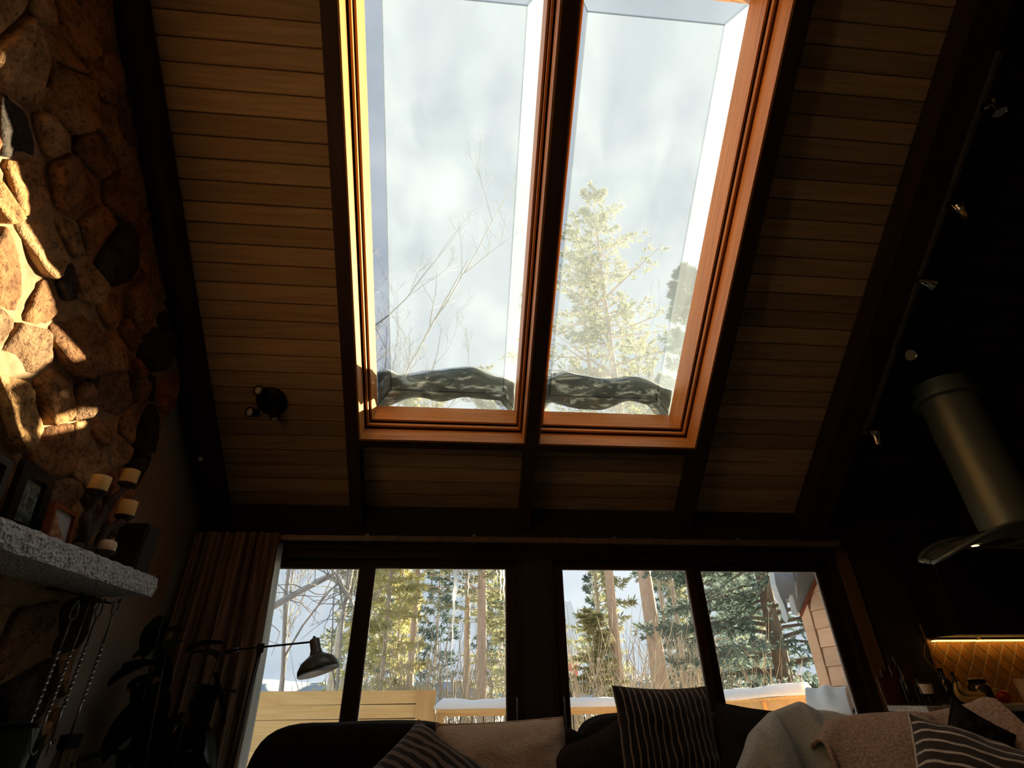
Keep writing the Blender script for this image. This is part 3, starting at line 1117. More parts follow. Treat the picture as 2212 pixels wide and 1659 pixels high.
def fire_tool(name, label, px, py, px2, py2, end, X=TX, loop=True):
    top = atx(px, py, X)
    low = atx(px2, py2, X)
    y = (top.y + low.y) / 2
    top = Vector((X, y, top.z))
    t = thing(name, label, 'fireplace tool', (X, y, low.z), 'fireplace tools under the mantel')
    hk = part('hook', MB().tube([(X - 0.02, y, 1.625), (X + 0.012, y, 1.628), (X + 0.016, y, top.z - 0.004), (X, y, top.z - 0.012), (X - 0.006, y, top.z)], 0.003, 6), M['black_metal'], t, True)
    pts = []
    if loop:
        for i in range(21):
            a = math.pi * 2 * i / 20
            w = 0.022 * math.sin(a) * (1 - 0.35 * math.cos(a))
            pts.append((X, y + w, top.z - 0.04 + 0.04 * math.cos(a)))
        pts = pts[10:] + pts[1:11]
        part('handle_loop', MB().tube(pts, 0.0042, 6), M['tool_iron'], t, True)
    else:
        part('handle_loop', MB().tube([(X, y - 0.004, top.z), (X, y, top.z - 0.08)], 0.005, 6), M['tool_iron'], t, True)
    z0, z1 = top.z - 0.078, low.z
    part('shank', MB().tube([(X, y, z0 + 0.004), (X, y, z0 - 0.13)], 0.0055, 8), M['tool_iron'], t, True)
    za_, zb2 = z0 - 0.13, z0 - 0.13 - 0.25
    part('twisted_shank', MB().tube([(X, y, za_ + (zb2 - za_) * i / 40) for i in range(41)], 0.0075, 4, True, 0.42), M['tool_iron'], t)
    part('shank', MB().tube([(X, y, zb2), (X, y, z1)], 0.0055, 8), M['tool_iron'], t, True)
    if end == 'shovel':
        mb = MB().grid(10, 10, lambda u, v: (X + 0.02 - 0.035 * (2 * u - 1) ** 2, y + (u - 0.5) * 0.11, z1 + 0.02 - v * 0.17))
        bl = part('blade', mb, M['black_metal'], t, True)
        s = bl.modifiers.new('thick', 'SOLIDIFY'); s.thickness = 0.003
    elif end == 'brush':
        part('brush_head', MB().cbox(X - 0.018, X + 0.03, y - 0.05, y + 0.05, z1 - 0.055, z1, 0.008), M['black_metal'], t)
        mb = MB()
        for i in range(60):
            a, b = rnd.uniform(-0.012, 0.024), rnd.uniform(-0.045, 0.045)
            mb.tube([(X + a, y + b, z1 - 0.05), (X + a * 1.5, y + b * 1.25, z1 - 0.15)], 0.0025, 4, False)
        tag(part('bristles', mb, plain('straw_bristle', (0.28, 0.20, 0.11), 0.8), t), kind='stuff')
    elif end == 'poker':
        part('poker_tip', MB().tube([(X, y, z1), (X, y, z1 - 0.06)], [0.006, 0.001], 6).tube([(X, y, z1), (X, y + 0.02, z1 - 0.01), (X, y + 0.035, z1 + 0.012)], [0.005, 0.004, 0.002], 6), M['tool_iron'], t, True)
    else:
        mb = MB()
        for s_ in (-1, 1):
            mb.tube([(X, y, z1), (X, y + s_ * 0.03, z1 - 0.06), (X, y + s_ * 0.012, z1 - 0.16)], 0.005, 6)
        part('tong_jaw', mb, M['tool_iron'], t, True)
    return t


fire_tool('fireplace_tongs', 'dark iron tongs leftmost under the mantel', 160, 1296, 66, 1590, 'tongs')
fire_tool('fireplace_shovel', 'plain dark iron shovel second from the left under the mantel', 190, 1296, 88, 1600, 'shovel', TX, False)
fire_tool('fireplace_poker', 'iron poker with bright loop handle beside the plaster strip', 216, 1294, 118, 1600, 'poker')
fire_tool('fireplace_brush', 'hearth brush with loop handle and black head, rightmost under the mantel', 254, 1290, 158, 1585, 'brush', -1.74)

t = thing('ash_bucket', 'dark green metal bucket standing on the hearth', 'bucket', (-1.66, 2.60, 0.5))
c = atx(42, 1565, -1.60)
t.location = (-1.60, c.y, 0.502)
hb = c.z - 0.502
part('pail', MB().lathe([(0.052, 0), (0.055, 0.0), (0.068, hb), (0.065, hb), (0.050, 0.01)], 26), plain('dark_green_enamel', (0.02, 0.045, 0.035), 0.45), t, local=True, autosmooth=40)
part('rim', MB().lathe([(0.067, hb - 0.012), (0.072, hb - 0.008), (0.072, hb + 0.004), (0.065, hb + 0.004)], 26), M['black_metal'], t, local=True, autosmooth=40)
part('bail', MB().tube([(0.071, -0.03, hb - 0.012), (0.078, -0.012, hb - 0.08), (0.080, 0.012, hb - 0.095), (0.074, 0.035, hb - 0.085)], 0.003, 6), M['steel'], t, True, local=True)

# ================================================================== ceiling fittings
def basis(n, up=Vector((0, 0, 1))):
    n = n.normalized()
    x = up.cross(n)
    if x.length < 1e-4:
        x = Vector((1, 0, 0))
    x.normalize()
    return Matrix((x, n.cross(x), n)).transposed().to_4x4()


ROOFN = Vector((0, -SIN, -COS))         # points into the room
M['bulb_glass'] = plain('clear_bulb_reflector', (0.70, 0.70, 0.66), 0.12, 0.3, 0.05, 30, 0)

p = atroof(588, 866, H_PL)
t = thing('ceiling_spotlight', 'black round ceiling fitting with three swivel spots near the chimney beam', 'ceiling light', p)
m0 = Matrix.Translation(p) @ basis(ROOFN)
part('canopy', MB().lathe([(0.105, 0), (0.105, 0.016), (0.09, 0.03), (0.02, 0.034)], 30, m0), M['black_metal'], t, autosmooth=40)
for (px, py), q, spin in (((557, 843), 0.10, (-0.15, -0.85, -0.1)), ((538, 890), 0.10, (-0.35, -0.8, -0.3)), ((594, 905), 0.085, (0.25, 0.2, -0.9))):
    c = atroof(px, py, H_PL - q)
    d = Vector(spin).normalized()
    hd = part('spot_head', MB().lathe([(0.018, -0.075), (0.028, -0.07), (0.03, -0.02), (0.036, 0.0), (0.033, 0.0), (0.026, -0.012)], 20, Matrix.Translation(c) @ basis(d)), M['black_metal'], t, autosmooth=40)
    part('bulb', MB().lathe([(0.002, 0.012), (0.018, 0.009), (0.029, -0.002), (0.027, -0.012)][::-1], 20, Matrix.Translation(c) @ basis(d)), M['bulb_glass'], hd, True)
    e = c - d * 0.06
    foot = e - ROOFN * (e - p).dot(ROOFN)
    foot = p + (foot - p).normalized() * min(0.085, (foot - p).length) + ROOFN * 0.02
    part('swivel_arm', MB().tube([foot, e], 0.007, 8), M['black_metal'], hd, True)

p = atroof(435, 990, -0.012)
solo('motion_sensor', MB().lathe([(0.014, 0), (0.017, 0.004), (0.014, 0.02), (0.004, 0.026)], 16, Matrix.Translation(p) @ basis(ROOFN)), M['white_plastic'],
     'small white sensor on the black beam beside the chimney', 'sensor', True, loc=p)

TRX, TRH = 2.935, -0.03
pa = atroof(2143, 108, TRH)
pb = atroof(1855, 936, TRH)
sa = (pa - RP(0, 0, TRH)).dot(Vector((0, COS, -SIN)))
sb = (pb - RP(0, 0, TRH)).dot(Vector((0, COS, -SIN)))
t = thing('track_light', 'long ceiling track with five small chrome spot heads on the wide beam', 'track light', RP(TRX, sb, TRH))
part('rail', MB().rbox(TRX - 0.012, TRX + 0.012, sa, sb, TRH - 0.016, TRH + 0.012), plain('grey_track', (0.10, 0.10, 0.09), 0.45, 0.3), t)
part('mounting_strip', MB().rbox(TRX - 0.018, TRX + 0.018, sa, sb, TRH + 0.012, TRH + 0.06), M['rafter'], t)
for i, (px, py, dx, dy, dr) in enumerate(((2112, 236, 46, 4, (0.15, 0.1, -1)), (2042, 442, 32, 10, (0.05, 0.0, 1)), (1974, 606, 36, 8, (0.9, 0.1, -0.35)),
                                          (1925, 745, 40, 22, (-0.15, -0.8, -0.55)), (1858, 925, 32, 14, (0.1, 0.0, 1)))):
    a = atroof(px, py, TRH)
    a = RP(TRX, (a - RP(0, 0, TRH)).dot(Vector((0, COS, -SIN))), TRH - 0.016)
    c = atroof(px + dx, py + dy, TRH - 0.06)
    d = Vector(dr).normalized()
    hd = part('spot_head', MB().lathe([(0.011, -0.085), (0.021, -0.085), (0.022, -0.02), (0.036, 0.0), (0.042, 0.012), (0.038, 0.012), (0.026, 0.0)], 18, Matrix.Translation(c) @ basis(d)), M['chrome'], t, autosmooth=40)
    part('lamp_face', MB().lathe([(0.036, 0.010), (0.003, 0.003)], 18, Matrix.Translation(c) @ basis(d)), M['bulb_glass'], hd)
    part('stem', MB().tube([a, a + ROOFN * 0.03, c - d * 0.075], 0.006, 8), M['chrome'], hd, True)
    part('adapter', MB().obox(a + ROOFN * 0.006, 0.02, 0.035, 0.02, Euler((-SLOPE, 0, 0))), M['black_metal'], hd)

# ================================================================== curtain and its track
RY = 3.90
ra, rb = at(478, 1166, RY), at(1815, 1181, RY)
zr_ = 2.185
t = thing('curtain_rod', 'long flat curtain track above the glass doors', 'curtain rod', ((ra.x + rb.x) / 2, RY, zr_))
part('track', MB().cbox(-1.90, rb.x, RY - 0.016, RY + 0.016, zr_ - 0.02, zr_ + 0.02, 0.004), plain('taupe_track', (0.16, 0.13, 0.10), 0.35, 0.2), t)
for px in (792, 1024, 1328, 1594, 1808):
    x = at(px, 1170, RY).x
    bk = part('bracket', MB().box(x - 0.012, x + 0.012, RY + 0.016, D, zr_ - 0.01, zr_ + 0.03).box(x - 0.014, x + 0.014, RY - 0.012, RY + 0.012, zr_ + 0.02, zr_ + 0.032), M['steel'], t)
    part('screw', MB().tube([(x, RY, zr_ + 0.032), (x, RY, zr_ + 0.042)], 0.005, 8), M['steel'], bk)
    part('clip', MB().box(x - 0.012, x + 0.012, RY - 0.01, RY + 0.01, zr_ - 0.036, zr_ - 0.02), M['door_wood'], bk)


def curtain_mat(name, c1, c2, trans):
    m, nt, b = new_mat(name)
    v = coords(nt, (26, 26, 0.4))
    f = noise_node(nt, v, 1.6, 3)
    r = ramp(nt, [(0.4, c1), (0.6, c2)])
    nt.links.new(f, r.inputs['Fac'])
    nt.links.new(r.outputs['Color'], b.inputs['Base Color'])
    b.inputs['Roughness'].default_value = 0.9
    b.inputs['Specular IOR Level'].default_value = 0.1
    tl = nt.nodes.new('ShaderNodeBsdfTranslucent')
    nt.links.new(r.outputs['Color'], tl.inputs['Color'])
    mx = nt.nodes.new('ShaderNodeMixShader')
    mx.inputs[0].default_value = trans
    out = nt.nodes['Material Output']
    nt.links.new(b.outputs[0], mx.inputs[1])
    nt.links.new(tl.outputs[0], mx.inputs[2])
    nt.links.new(mx.outputs[0], out.inputs['Surface'])
    return m


M['curtain'] = curtain_mat('brown_striped_curtain', (0.24, 0.175, 0.12), (0.52, 0.42, 0.31), 0.12)
M['sheer'] = curtain_mat('pale_curtain_lining', (0.55, 0.60, 0.60), (0.70, 0.74, 0.73), 0.55)
cur = thing('curtain', 'brown striped curtain gathered at the left of the glass doors', 'curtain', (-1.58, RY - 0.03, 0.04))


def drape(x0, x1, y, folds, amp, seed, zt, spread):
    def fn(u, v):
        z = zt - (zt - 0.05) * v
        xm = x0 + (x1 - x0) * u
        # gathered at the tape, fuller below, with the leading edge belling out a little
        pinch = 0.5 + 0.5 * min(1, v * 3)
        ph = folds * 2 * math.pi * u + 1.1 * math.sin(5 * u + seed) + 0.7 * noise.noise(Vector((u * 4, v * 1.5, seed)))
        yy = y + amp * pinch * math.sin(ph) + 0.3 * amp * math.sin(2.3 * ph + 1 + seed)
        xx = xm + spread * u * math.sin(min(1, v * 1.6) * math.pi * 0.5) + 0.25 * amp * math.sin(ph * 0.5 + v * 2)
        return xx, yy, z
    return MB().grid(150, 40, fn)


o = part('drape', drape(-1.90, -1.30, RY - 0.055, 7, 0.035, 2.0, zr_ + 0.02, 0.05), M['curtain'], cur, True)
s = o.modifiers.new('thick', 'SOLIDIFY'); s.thickness = 0.003
o = part('lining', drape(-1.84, -1.285, RY + 0.035, 6, 0.018, 5.0, zr_ - 0.03, 0.055), M['sheer'], cur, True)
o = part('heading_tape', MB().box(-1.90, -1.30, RY - 0.03, RY - 0.02, zr_ - 0.055, zr_ + 0.012), M['curtain'], cur)

# ================================================================== floor lamp
LY = 3.35
j = at(563, 1398, LY)
t = thing('floor_lamp', 'black swing arm floor lamp with bell shade in front of the glass doors', 'lamp', (j.x - 0.04, LY, 0.0))
foot = Vector((j.x - 0.04, LY, 0))
low = at(530, 1659, LY)
M['lamp_black'] = plain('satin_black_lamp', (0.016, 0.018, 0.017), 0.35, 0.2, 0.15, 40, 0.03)
part('base', MB().lathe([(0.15, 0.001), (0.15, 0.014), (0.13, 0.022), (0.02, 0.026)], 36, Matrix.Translation(foot)), M['lamp_black'], t, autosmooth=40)
part('pole', MB().tube([foot + Vector((0, 0, 0.02)), j - Vector((0, 0, 0.01))], 0.011, 12), M['lamp_black'], t, True)
part('joint', MB().tube([j - Vector((0, 0, 0.028)), j + Vector((0, 0, 0.018))], 0.019, 14).tube([j - Vector((0, 0.03, 0)), j + Vector((0, 0.03, 0))], 0.012, 12), M['lamp_black'], t, autosmooth=40)
h0 = at(488, 1408, LY)
h1 = at(680, 1386, LY)
ax = (h1 - j).normalized()
arm = part('arm', MB().tube([j - ax * 0.13, h1], 0.0055, 10), M['lamp_black'], t, True)
part('grip', MB().tube([h0, j - ax * 0.12], 0.013, 12), M['lamp_black'], t, True)
sd = at(680, 1386, LY)
axis = Vector((0.16, 0.10, -1)).normalized()
axis = (at(688, 1440, LY) - at(679, 1378, LY)).normalized() + Vector((0, -0.09, 0))
m1 = Matrix.Translation(at(679, 1379, LY)) @ basis(axis, Vector((0, 1, 0)))
S = (at(727, 1424, LY) - at(637, 1450, LY)).length / 2
prof = [(0.006, -0.012), (0.01, 0.0), (0.020, 0.002), (0.027, 0.008), (0.028, 0.060), (0.036, 0.085), (0.060, 0.100), (S * 0.78, 0.118), (S * 0.97, 0.150), (S, 0.176), (S * 0.992, 0.177)]
part('shade', MB().lathe(prof, 40, m1), plain('grey_green_shade', (0.10, 0.112, 0.10), 0.35, 0.0, 0.1, 30, 0.03), t, autosmooth=50)
part('inner_shade', MB().lathe([(S * 0.99, 0.1765), (S * 0.95, 0.150), (S * 0.75, 0.124), (0.055, 0.105), (0.02, 0.09)], 40, m1, False, True), plain('white_shade_lining', (0.80, 0.80, 0.76), 0.5, var=0.02), t, True)
part('bulb', MB().lathe([(0.012, 0.085), (0.014, 0.10), (0.026, 0.13), (0.02, 0.15), (0.002, 0.156)], 18, m1), M['white_plastic'], t, True)

# ================================================================== house plant in the dark corner
pl = Vector((-1.56, 3.47, 0))
t = thing('house_plant', 'dark leafy house plant in the corner between fireplace and curtain', 'plant', pl)
part('pot', MB().lathe([(0.10, 0), (0.11, 0.01), (0.15, 0.27), (0.155, 0.30), (0.14, 0.30), (0.135, 0.27), (0.02, 0.265)], 28, Matrix.Translation(pl)), plain('black_pot', (0.015, 0.015, 0.014), 0.5), t, autosmooth=40)
lr = random.Random(5)
M['leaf_dark'] = plain('dark_glossy_leaf', (0.010, 0.018, 0.012), 0.42, var=0.3, scale=12)
stems = MB()
lv = MB()
n_leaf = 0
for i in range(6):
    a = i * 1.05 + 0.3
    top = pl + Vector((0.17 * math.cos(a) + 0.02, 0.17 * math.sin(a), lr.uniform(1.05, 1.72)))
    pts = [pl + Vector((0.03 * math.cos(a), 0.03 * math.sin(a), 0.26)), pl.lerp(top, 0.5) + Vector((0.06 * math.cos(a + 1), 0.06 * math.sin(a + 1), 0.1)), top]
    part('stem', MB().tube(pts, [0.011, 0.008, 0.004], 7), M['drift'], t, True)
    for k in range(14):
        u = 0.25 + 0.75 * k / 13
        p = pts[0].lerp(pts[1], u * 2) if u < 0.5 else pts[1].lerp(pts[2], u * 2 - 1)
        b = lr.uniform(0, 6.28)
        L, W = lr.uniform(0.18, 0.28), lr.uniform(0.10, 0.14)
        d = Vector((math.cos(b), math.sin(b), lr.uniform(-1.6, 0.9))).normalized()
        side = d.cross(Vector((0, 0, 1))).normalized()
        nrm = side.cross(d)

        def lf(uu, vv):
            w = W * 0.5 * math.sin(math.pi * (0.06 + 0.9 * vv)) ** 0.8
            return p + d * (L * vv) + side * ((uu - 0.5) * 2 * w) - Vector((0, 0, 0.35 * L * vv * vv)) + nrm * (0.02 * abs(uu - 0.5) * 2)
        o = part('leaf', MB().grid(4, 6, lf), M['leaf_dark'], t, True)

# ================================================================== kitchen: bar, wall cabinets, tiles, hood
bz = 1.112
t = thing('breakfast_bar', 'grey topped breakfast bar behind the draped sofa', 'counter', (3.7, 3.5, 0))
M['granite'] = plain('pale_grey_granite', (0.42, 0.45, 0.46), 0.22, var=0.3, scale=55, bmp=0.1)
part('worktop', MB().cbox(2.76, XR - 0.02, 3.36, 3.70, bz - 0.034, bz, 0.005), M['granite'], t)
part('bar_front', MB().box(2.80, XR - 0.02, 3.43, 3.49, 0, bz - 0.036), plain('dull_blue_grey_panel', (0.15, 0.17, 0.18), 0.6), t)
part('kick_board', MB().box(2.81, XR - 0.02, 3.415, 3.429, 0, 0.1), M['black_metal'], t)
for i in range(3):
    x = 2.84 + i * 0.85
    part('bar_panel', MB().cbox(x, x + 0.80, 3.414, 3.429, 0.16, bz - 0.09, 0.004), bpy.data.materials['dull_blue_grey_panel'], t)

tl0, tl1 = 3.455, XR - 0.02
bs = thing('tile_backsplash', 'diamond tile backsplash glowing amber under the wall cabinets', 'backsplash', ((tl0 + tl1) / 2, D - 0.01, 1.0))
M['grout'] = plain('pale_grout', (0.40, 0.33, 0.22), 0.9, var=0.1)
M['tile'] = plain('honey_glazed_tile', (0.34, 0.165, 0.04), 0.32, var=0.25, scale=9, bmp=0.2)
part('grout_bed', MB().box(tl0, tl1, D - 0.008, D - 0.0005, 0.93, 1.62), M['grout'], bs)
cell = 0.105
zlo, zhi = 0.95, 1.60
for i in range(-2, 22):
    for jx in range(-2, 14):
        cx = tl0 + (i + 0.5 * (jx % 2)) * cell * 1.05
        cz = zlo + jx * cell * 0.5 * 1.25
        poly = [(cx - cell * 0.52, cz), (cx, cz - cell * 0.62), (cx + cell * 0.52, cz), (cx, cz + cell * 0.62)]
        poly = inset(poly, 0.003)
        for a, b, c in ((-1, 0, -tl0), (1, 0, tl1), (0, -1, -zlo), (0, 1, zhi)):
            poly = clip(poly, a, b, c)
        if len(poly) < 3 or cx > 4.75:
            continue
        mb = MB()
        n = len(poly)
        ccx, ccz = sum(q[0] for q in poly) / n, sum(q[1] for q in poly) / n
        mb.add([(x, D - 0.006, z) for x, z in poly] + [(ccx + (x - ccx) * 0.9, D - 0.014, ccz + (z - ccz) * 0.9) for x, z in poly],
               [tuple(range(n, 2 * n))[::-1]] + [(k, (k + 1) % n, n + (k + 1) % n, n + k) for k in range(n)])
        part('tile', mb, M['tile'], bs)

M['cab'] = plain('near_black_cabinet', (0.012, 0.010, 0.009), 0.5, var=0.15)
for i, lab in enumerate(('near black wall cabinet nearest the glass doors', 'near black wall cabinet in the middle above the tiles', 'near black wall cabinet furthest right above the tiles')):
    x0 = 3.46 + i * 0.645
    t = thing('wall_cabinet', lab, 'cabinet', (x0 + 0.32, D - 0.16, 1.52), 'kitchen wall cabinets')
    part('carcass', MB().box(x0, x0 + 0.64, D - 0.31, D - 0.016, 1.52, 2.26), M['cab'], t)
    for s_ in (0, 1):
        dr = part('door', MB().cbox(x0 + 0.004 + s_ * 0.318, x0 + 0.314 + s_ * 0.318, D - 0.332, D - 0.312, 1.525, 2.255, 0.004), M['cab'], t)
        hx = x0 + 0.29 + s_ * 0.06
        part('handle', MB().tube([(hx, D - 0.333, 1.58), (hx, D - 0.355, 1.59), (hx, D - 0.355, 1.69), (hx, D - 0.333, 1.70)], 0.004, 6), M['black_metal'], dr, True)
t = thing('kitchen_counter', 'low kitchen counter against the tiled wall', 'counter', (4.2, D - 0.3, 0))
part('worktop', MB().cbox(3.46, XR - 0.02, D - 0.62 + 0.33, D - 0.016, 0.89, 0.93, 0.004), M['granite'], t)
part('base_unit', MB().box(3.48, XR - 0.02, D - 0.27, D - 0.03, 0, 0.888), M['cab'], t)

M['led'] = emit('amber_led_strip', (1.0, 0.52, 0.13), 5.0)
M['led_house'] = plain('ribbed_strip_housing', (0.5, 0.4, 0.2), 0.4, 0.3)
for i, (x0, x1, lab) in enumerate(((3.475, 3.80, 'amber under cabinet light strip nearest the glass doors'), (3.83, 4.60, 'long amber under cabinet light strip above the fruit'))):
    t = thing('light_strip', lab, 'light strip', ((x0 + x1) / 2, D - 0.05, 1.49))
    part('housing', MB().box(x0, x1, D - 0.085, D - 0.025, 1.505, 1.519), M['led_house'], t)
    part('diffuser', MB().box(x0 + 0.004, x1 - 0.004, D - 0.08, D - 0.03, 1.496, 1.504), M['led'], t)
    k = x0 + 0.012
    while k < x1 - 0.012:
        part('rib', MB().box(k, k + 0.005, D - 0.083, D - 0.028, 1.493, 1.4955), M['led_house'], t)
        k += 0.02

HX, HY = 3.465, 2.99
t = thing('range_hood', 'steel cooker hood with round flue and arched glass canopy', 'range hood', (HX, HY, 1.8))
fl0, fl1 = 2.02, 3.30
part('flue', MB().tube([(HX, HY, 1.98), (HX, HY, 2.62)], 0.168, 44), M['steel'], t, autosmooth=40)
part('flue_sleeve', MB().tube([(HX, HY, 2.60), (HX, HY, 3.12)], 0.172, 44), M['steel'], t, autosmooth=40)
part('flue_collar', MB().lathe([(0.17, 2.98), (0.21, 2.985), (0.21, 3.01), (0.17, 3.02)], 40, Matrix.Translation((HX, HY, 0))), M['steel'], t, autosmooth=40)


def vault(x):
    q = (x - HX) / 0.66
    return 2.07 - 0.215 * q * q


def canopy(u, v):
    x = HX - 0.66 + 1.32 * u
    q = (x - HX) / 0.66
    return x, HY + (v - 0.5) * (0.02 + 0.52 * math.sqrt(max(0, 1 - q * q))), vault(x)


M['hood_glass'] = glass_pane('greenish_canopy_glass', (0.80, 0.86, 0.82), 0.12, (0.7, 0.78, 0.72), 1.2)
o = part('glass_canopy', MB().grid(40, 4, canopy), M['hood_glass'], t, True)
s = o.modifiers.new('thick', 'SOLIDIFY'); s.thickness = 0.012
mb = MB()
for v in (0, 1):
    mb.tube([Vector(canopy(i / 40, v)) + Vector((0, -0.004 + 0.008 * v, 0.006 - 0.03 * (1 - v) * 0.5)) for i in range(41)], 0.013, 8)
for u in (0, 1):
    mb.tube([canopy(u, v / 4) for v in range(5)], 0.013, 8)
part('canopy_edge', mb, M['steel'], t, True)


def body_low(u, v):
    x = HX - 0.44 + 0.88 * u
    w = 0.02 + 0.36 * math.sin(math.pi * u) ** 0.6
    return x, HY + (v - 0.5) * w, vault(x) - 0.035 - 0.05 * math.sin(math.pi * u) ** 0.6


def body_up(u, v):
    x = HX - 0.44 + 0.88 * u
    w = 0.02 + 0.38 * math.sin(math.pi * u) ** 0.6
    return x, HY + (v - 0.5) * w, vault(x) - 0.012


mb = MB()
mb.grid(30, 4, body_low, flip=True)
mb.grid(30, 4, body_up)
mb.grid(30, 1, lambda u, v: body_low(u, 0) if v == 0 else body_up(u, 0))
mb.grid(30, 1, lambda u, v: body_up(u, 1) if v == 0 else body_low(u, 1))
part('motor_body', mb, M['steel'], t, True)
part('grease_filter', MB().grid(20, 4, lambda u, v: Vector(body_low(0.2 + 0.6 * u, 0.2 + 0.6 * v)) + Vector((0, 0, -0.004)), flip=True), M['black_metal'], t, True)
M['hood_lamp'] = emit('warm_hood_lamp', (1.0, 0.62, 0.25), 8.0)
for u in (0.10, 0.90):
    q = Vector(body_low(u, 0.3))
    part('hood_lamp', MB().lathe([(0.02, -0.006), (0.001, -0.009)], 16, Matrix.Translation(q)), M['hood_lamp'], t)

# ------------------------------------------------------------------ on the bar
BY = 3.45
bt = bz + 0.001


def banana_bunch():
    t = thing('bananas', 'two ripe bananas lying on the breakfast bar', 'bananas', Vector((at(2110, 1510, BY).x, BY, bt)))
    M['banana'] = plain('ripe_banana_peel', (0.62, 0.47, 0.16), 0.5, var=0.25, scale=14, bmp=0.1)
    M['banana_end'] = plain('brown_banana_tip', (0.10, 0.06, 0.03), 0.8)
    for (pts, r, off) in ((((2063, 1474), (2066, 1494), (2078, 1508), (2098, 1515), (2122, 1516), (2145, 1510)), 0.021, 0.0),
                          (((2070, 1472), (2077, 1489), (2092, 1499), (2112, 1502), (2135, 1498), (2157, 1490)), 0.021, 0.035)):
        P = [at(a, b, BY + off) for a, b in pts]
        # smooth the bend
        Q = []
        for i in range(len(P) - 1):
            p0, p1, p2, p3 = P[max(i - 1, 0)], P[i], P[i + 1], P[min(i + 2, len(P) - 1)]
            for k in range(4):
                u = k / 4
                Q.append(0.5 * ((2 * p1) + (p2 - p0) * u + (2 * p0 - 5 * p1 + 4 * p2 - p3) * u * u + (3 * p1 - p0 - 3 * p2 + p3) * u ** 3))
        Q.append(P[-1])
        n = len(Q)
        rs = [r * min(1.0, 0.22 + 1.3 * (i / n) ** 0.7, 0.28 + 5 * (n - 1 - i) / n) for i in range(n)]
        for i, q in enumerate(Q):
            q.z = max(q.z, bt + rs[i])
        b = part('banana', MB().tube(Q, rs, 10), M['banana'], t, True)
        part('stalk', MB().tube([Q[0], Q[0] + (Q[0] - Q[2]).normalized() * 0.014], [rs[0], rs[0] * 0.9], 8), M['banana_end'], b, True)
        part('tip', MB().tube([Q[-1], Q[-1] + (Q[-1] - Q[-2]).normalized() * 0.006], [rs[-1] * 0.9, 0.002], 8), M['banana_end'], b, True)


banana_bunch()


def fruit(name, label, cat, px, py, Y, r, mat, squash=0.92, stem=True):
    c = at(px, py, Y)
    t = thing(name, label, cat, (c.x, Y, bt))
    prof = []
    for i in range(13):
        a = math.pi * i / 12
        rr = r * math.sin(a)
        z = r * squash * (1 - math.cos(a)) - (0.18 * r * math.exp(-(rr / (0.35 * r)) ** 2) if i > 8 else 0)
        prof.append((max(rr, 0.0006), z))
    part('flesh', MB().lathe(prof, 22), mat, t, True, local=True)
    zt = prof[-1][1]
    part('stem', MB().tube([(0, 0, zt), (0.003, 0, zt + r * 0.45)], [0.002, 0.0015], 6), M['drift'], t, local=True)
    return t


fruit('apple', 'red apple behind the bananas, in the amber light', 'apple', 2150, 1462, 3.62, 0.042, plain('red_apple_skin', (0.42, 0.035, 0.02), 0.35, var=0.4, scale=14, bmp=0.02))
fruit('orange', 'orange fruit peeking out behind the jar on the bar', 'orange', 2098, 1480, 3.58, 0.036, plain('orange_peel', (0.75, 0.20, 0.03), 0.5, var=0.1, scale=80, bmp=0.3))

c = at(2118, 1492, 3.52)
t = thing('glass_jar', 'dark round jar with lid behind the bananas', 'jar', (c.x, 3.52, bt))
M['jar'] = plain('dark_olive_glass', (0.05, 0.04, 0.025), 0.12, 0.0, 0.2, 10, 0.02, 0.8)
part('body', MB().lathe([(0.045, 0), (0.058, 0.012), (0.062, 0.06), (0.055, 0.10), (0.042, 0.115)], 26), M['jar'], t, local=True, autosmooth=40)
part('lid', MB().lathe([(0.044, 0.114), (0.046, 0.118), (0.046, 0.134), (0.03, 0.14), (0.002, 0.142)], 26), M['black_metal'], t, local=True, autosmooth=40)

c = at(2003, 1490, BY)
t = thing('tea_light_cup', 'small white cup on a dark stand at the left end of the bar', 'cup', (c.x, BY, bt))
cz0 = at(2003, 1500, BY).z
part('stand', MB().lathe([(0.05, 0), (0.05, 0.006), (0.016, 0.012), (0.014, cz0 - bt - 0.01), (0.03, cz0 - bt)], 20), M['black_metal'], t, local=True, autosmooth=40)
part('cup', MB().lathe([(0.026, cz0 - bt), (0.031, cz0 - bt + 0.004), (0.036, cz0 - bt + 0.055), (0.032, cz0 - bt + 0.055), (0.024, cz0 - bt + 0.01)], 24), plain('milky_cup', (0.70, 0.66, 0.60), 0.3), t, local=True, autosmooth=40)

c = at(2206, 1480, 3.5)
t = thing('cream_mug', 'cream mug at the right end of the bar', 'mug', (c.x + 0.02, 3.5, bt))
part('body', MB().lathe([(0.033, 0), (0.038, 0.004), (0.046, 0.135), (0.042, 0.135), (0.034, 0.012), (0.002, 0.01)], 28), plain('cream_glaze', (0.62, 0.56, 0.40), 0.35), t, local=True, autosmooth=40)
part('handle', MB().tube([(0.04 + 0.03 * math.sin(math.pi * i / 10), 0, 0.03 + 0.075 * i / 10) for i in range(11)], 0.006, 8), bpy.data.materials['cream_glaze'], t, True, local=True)

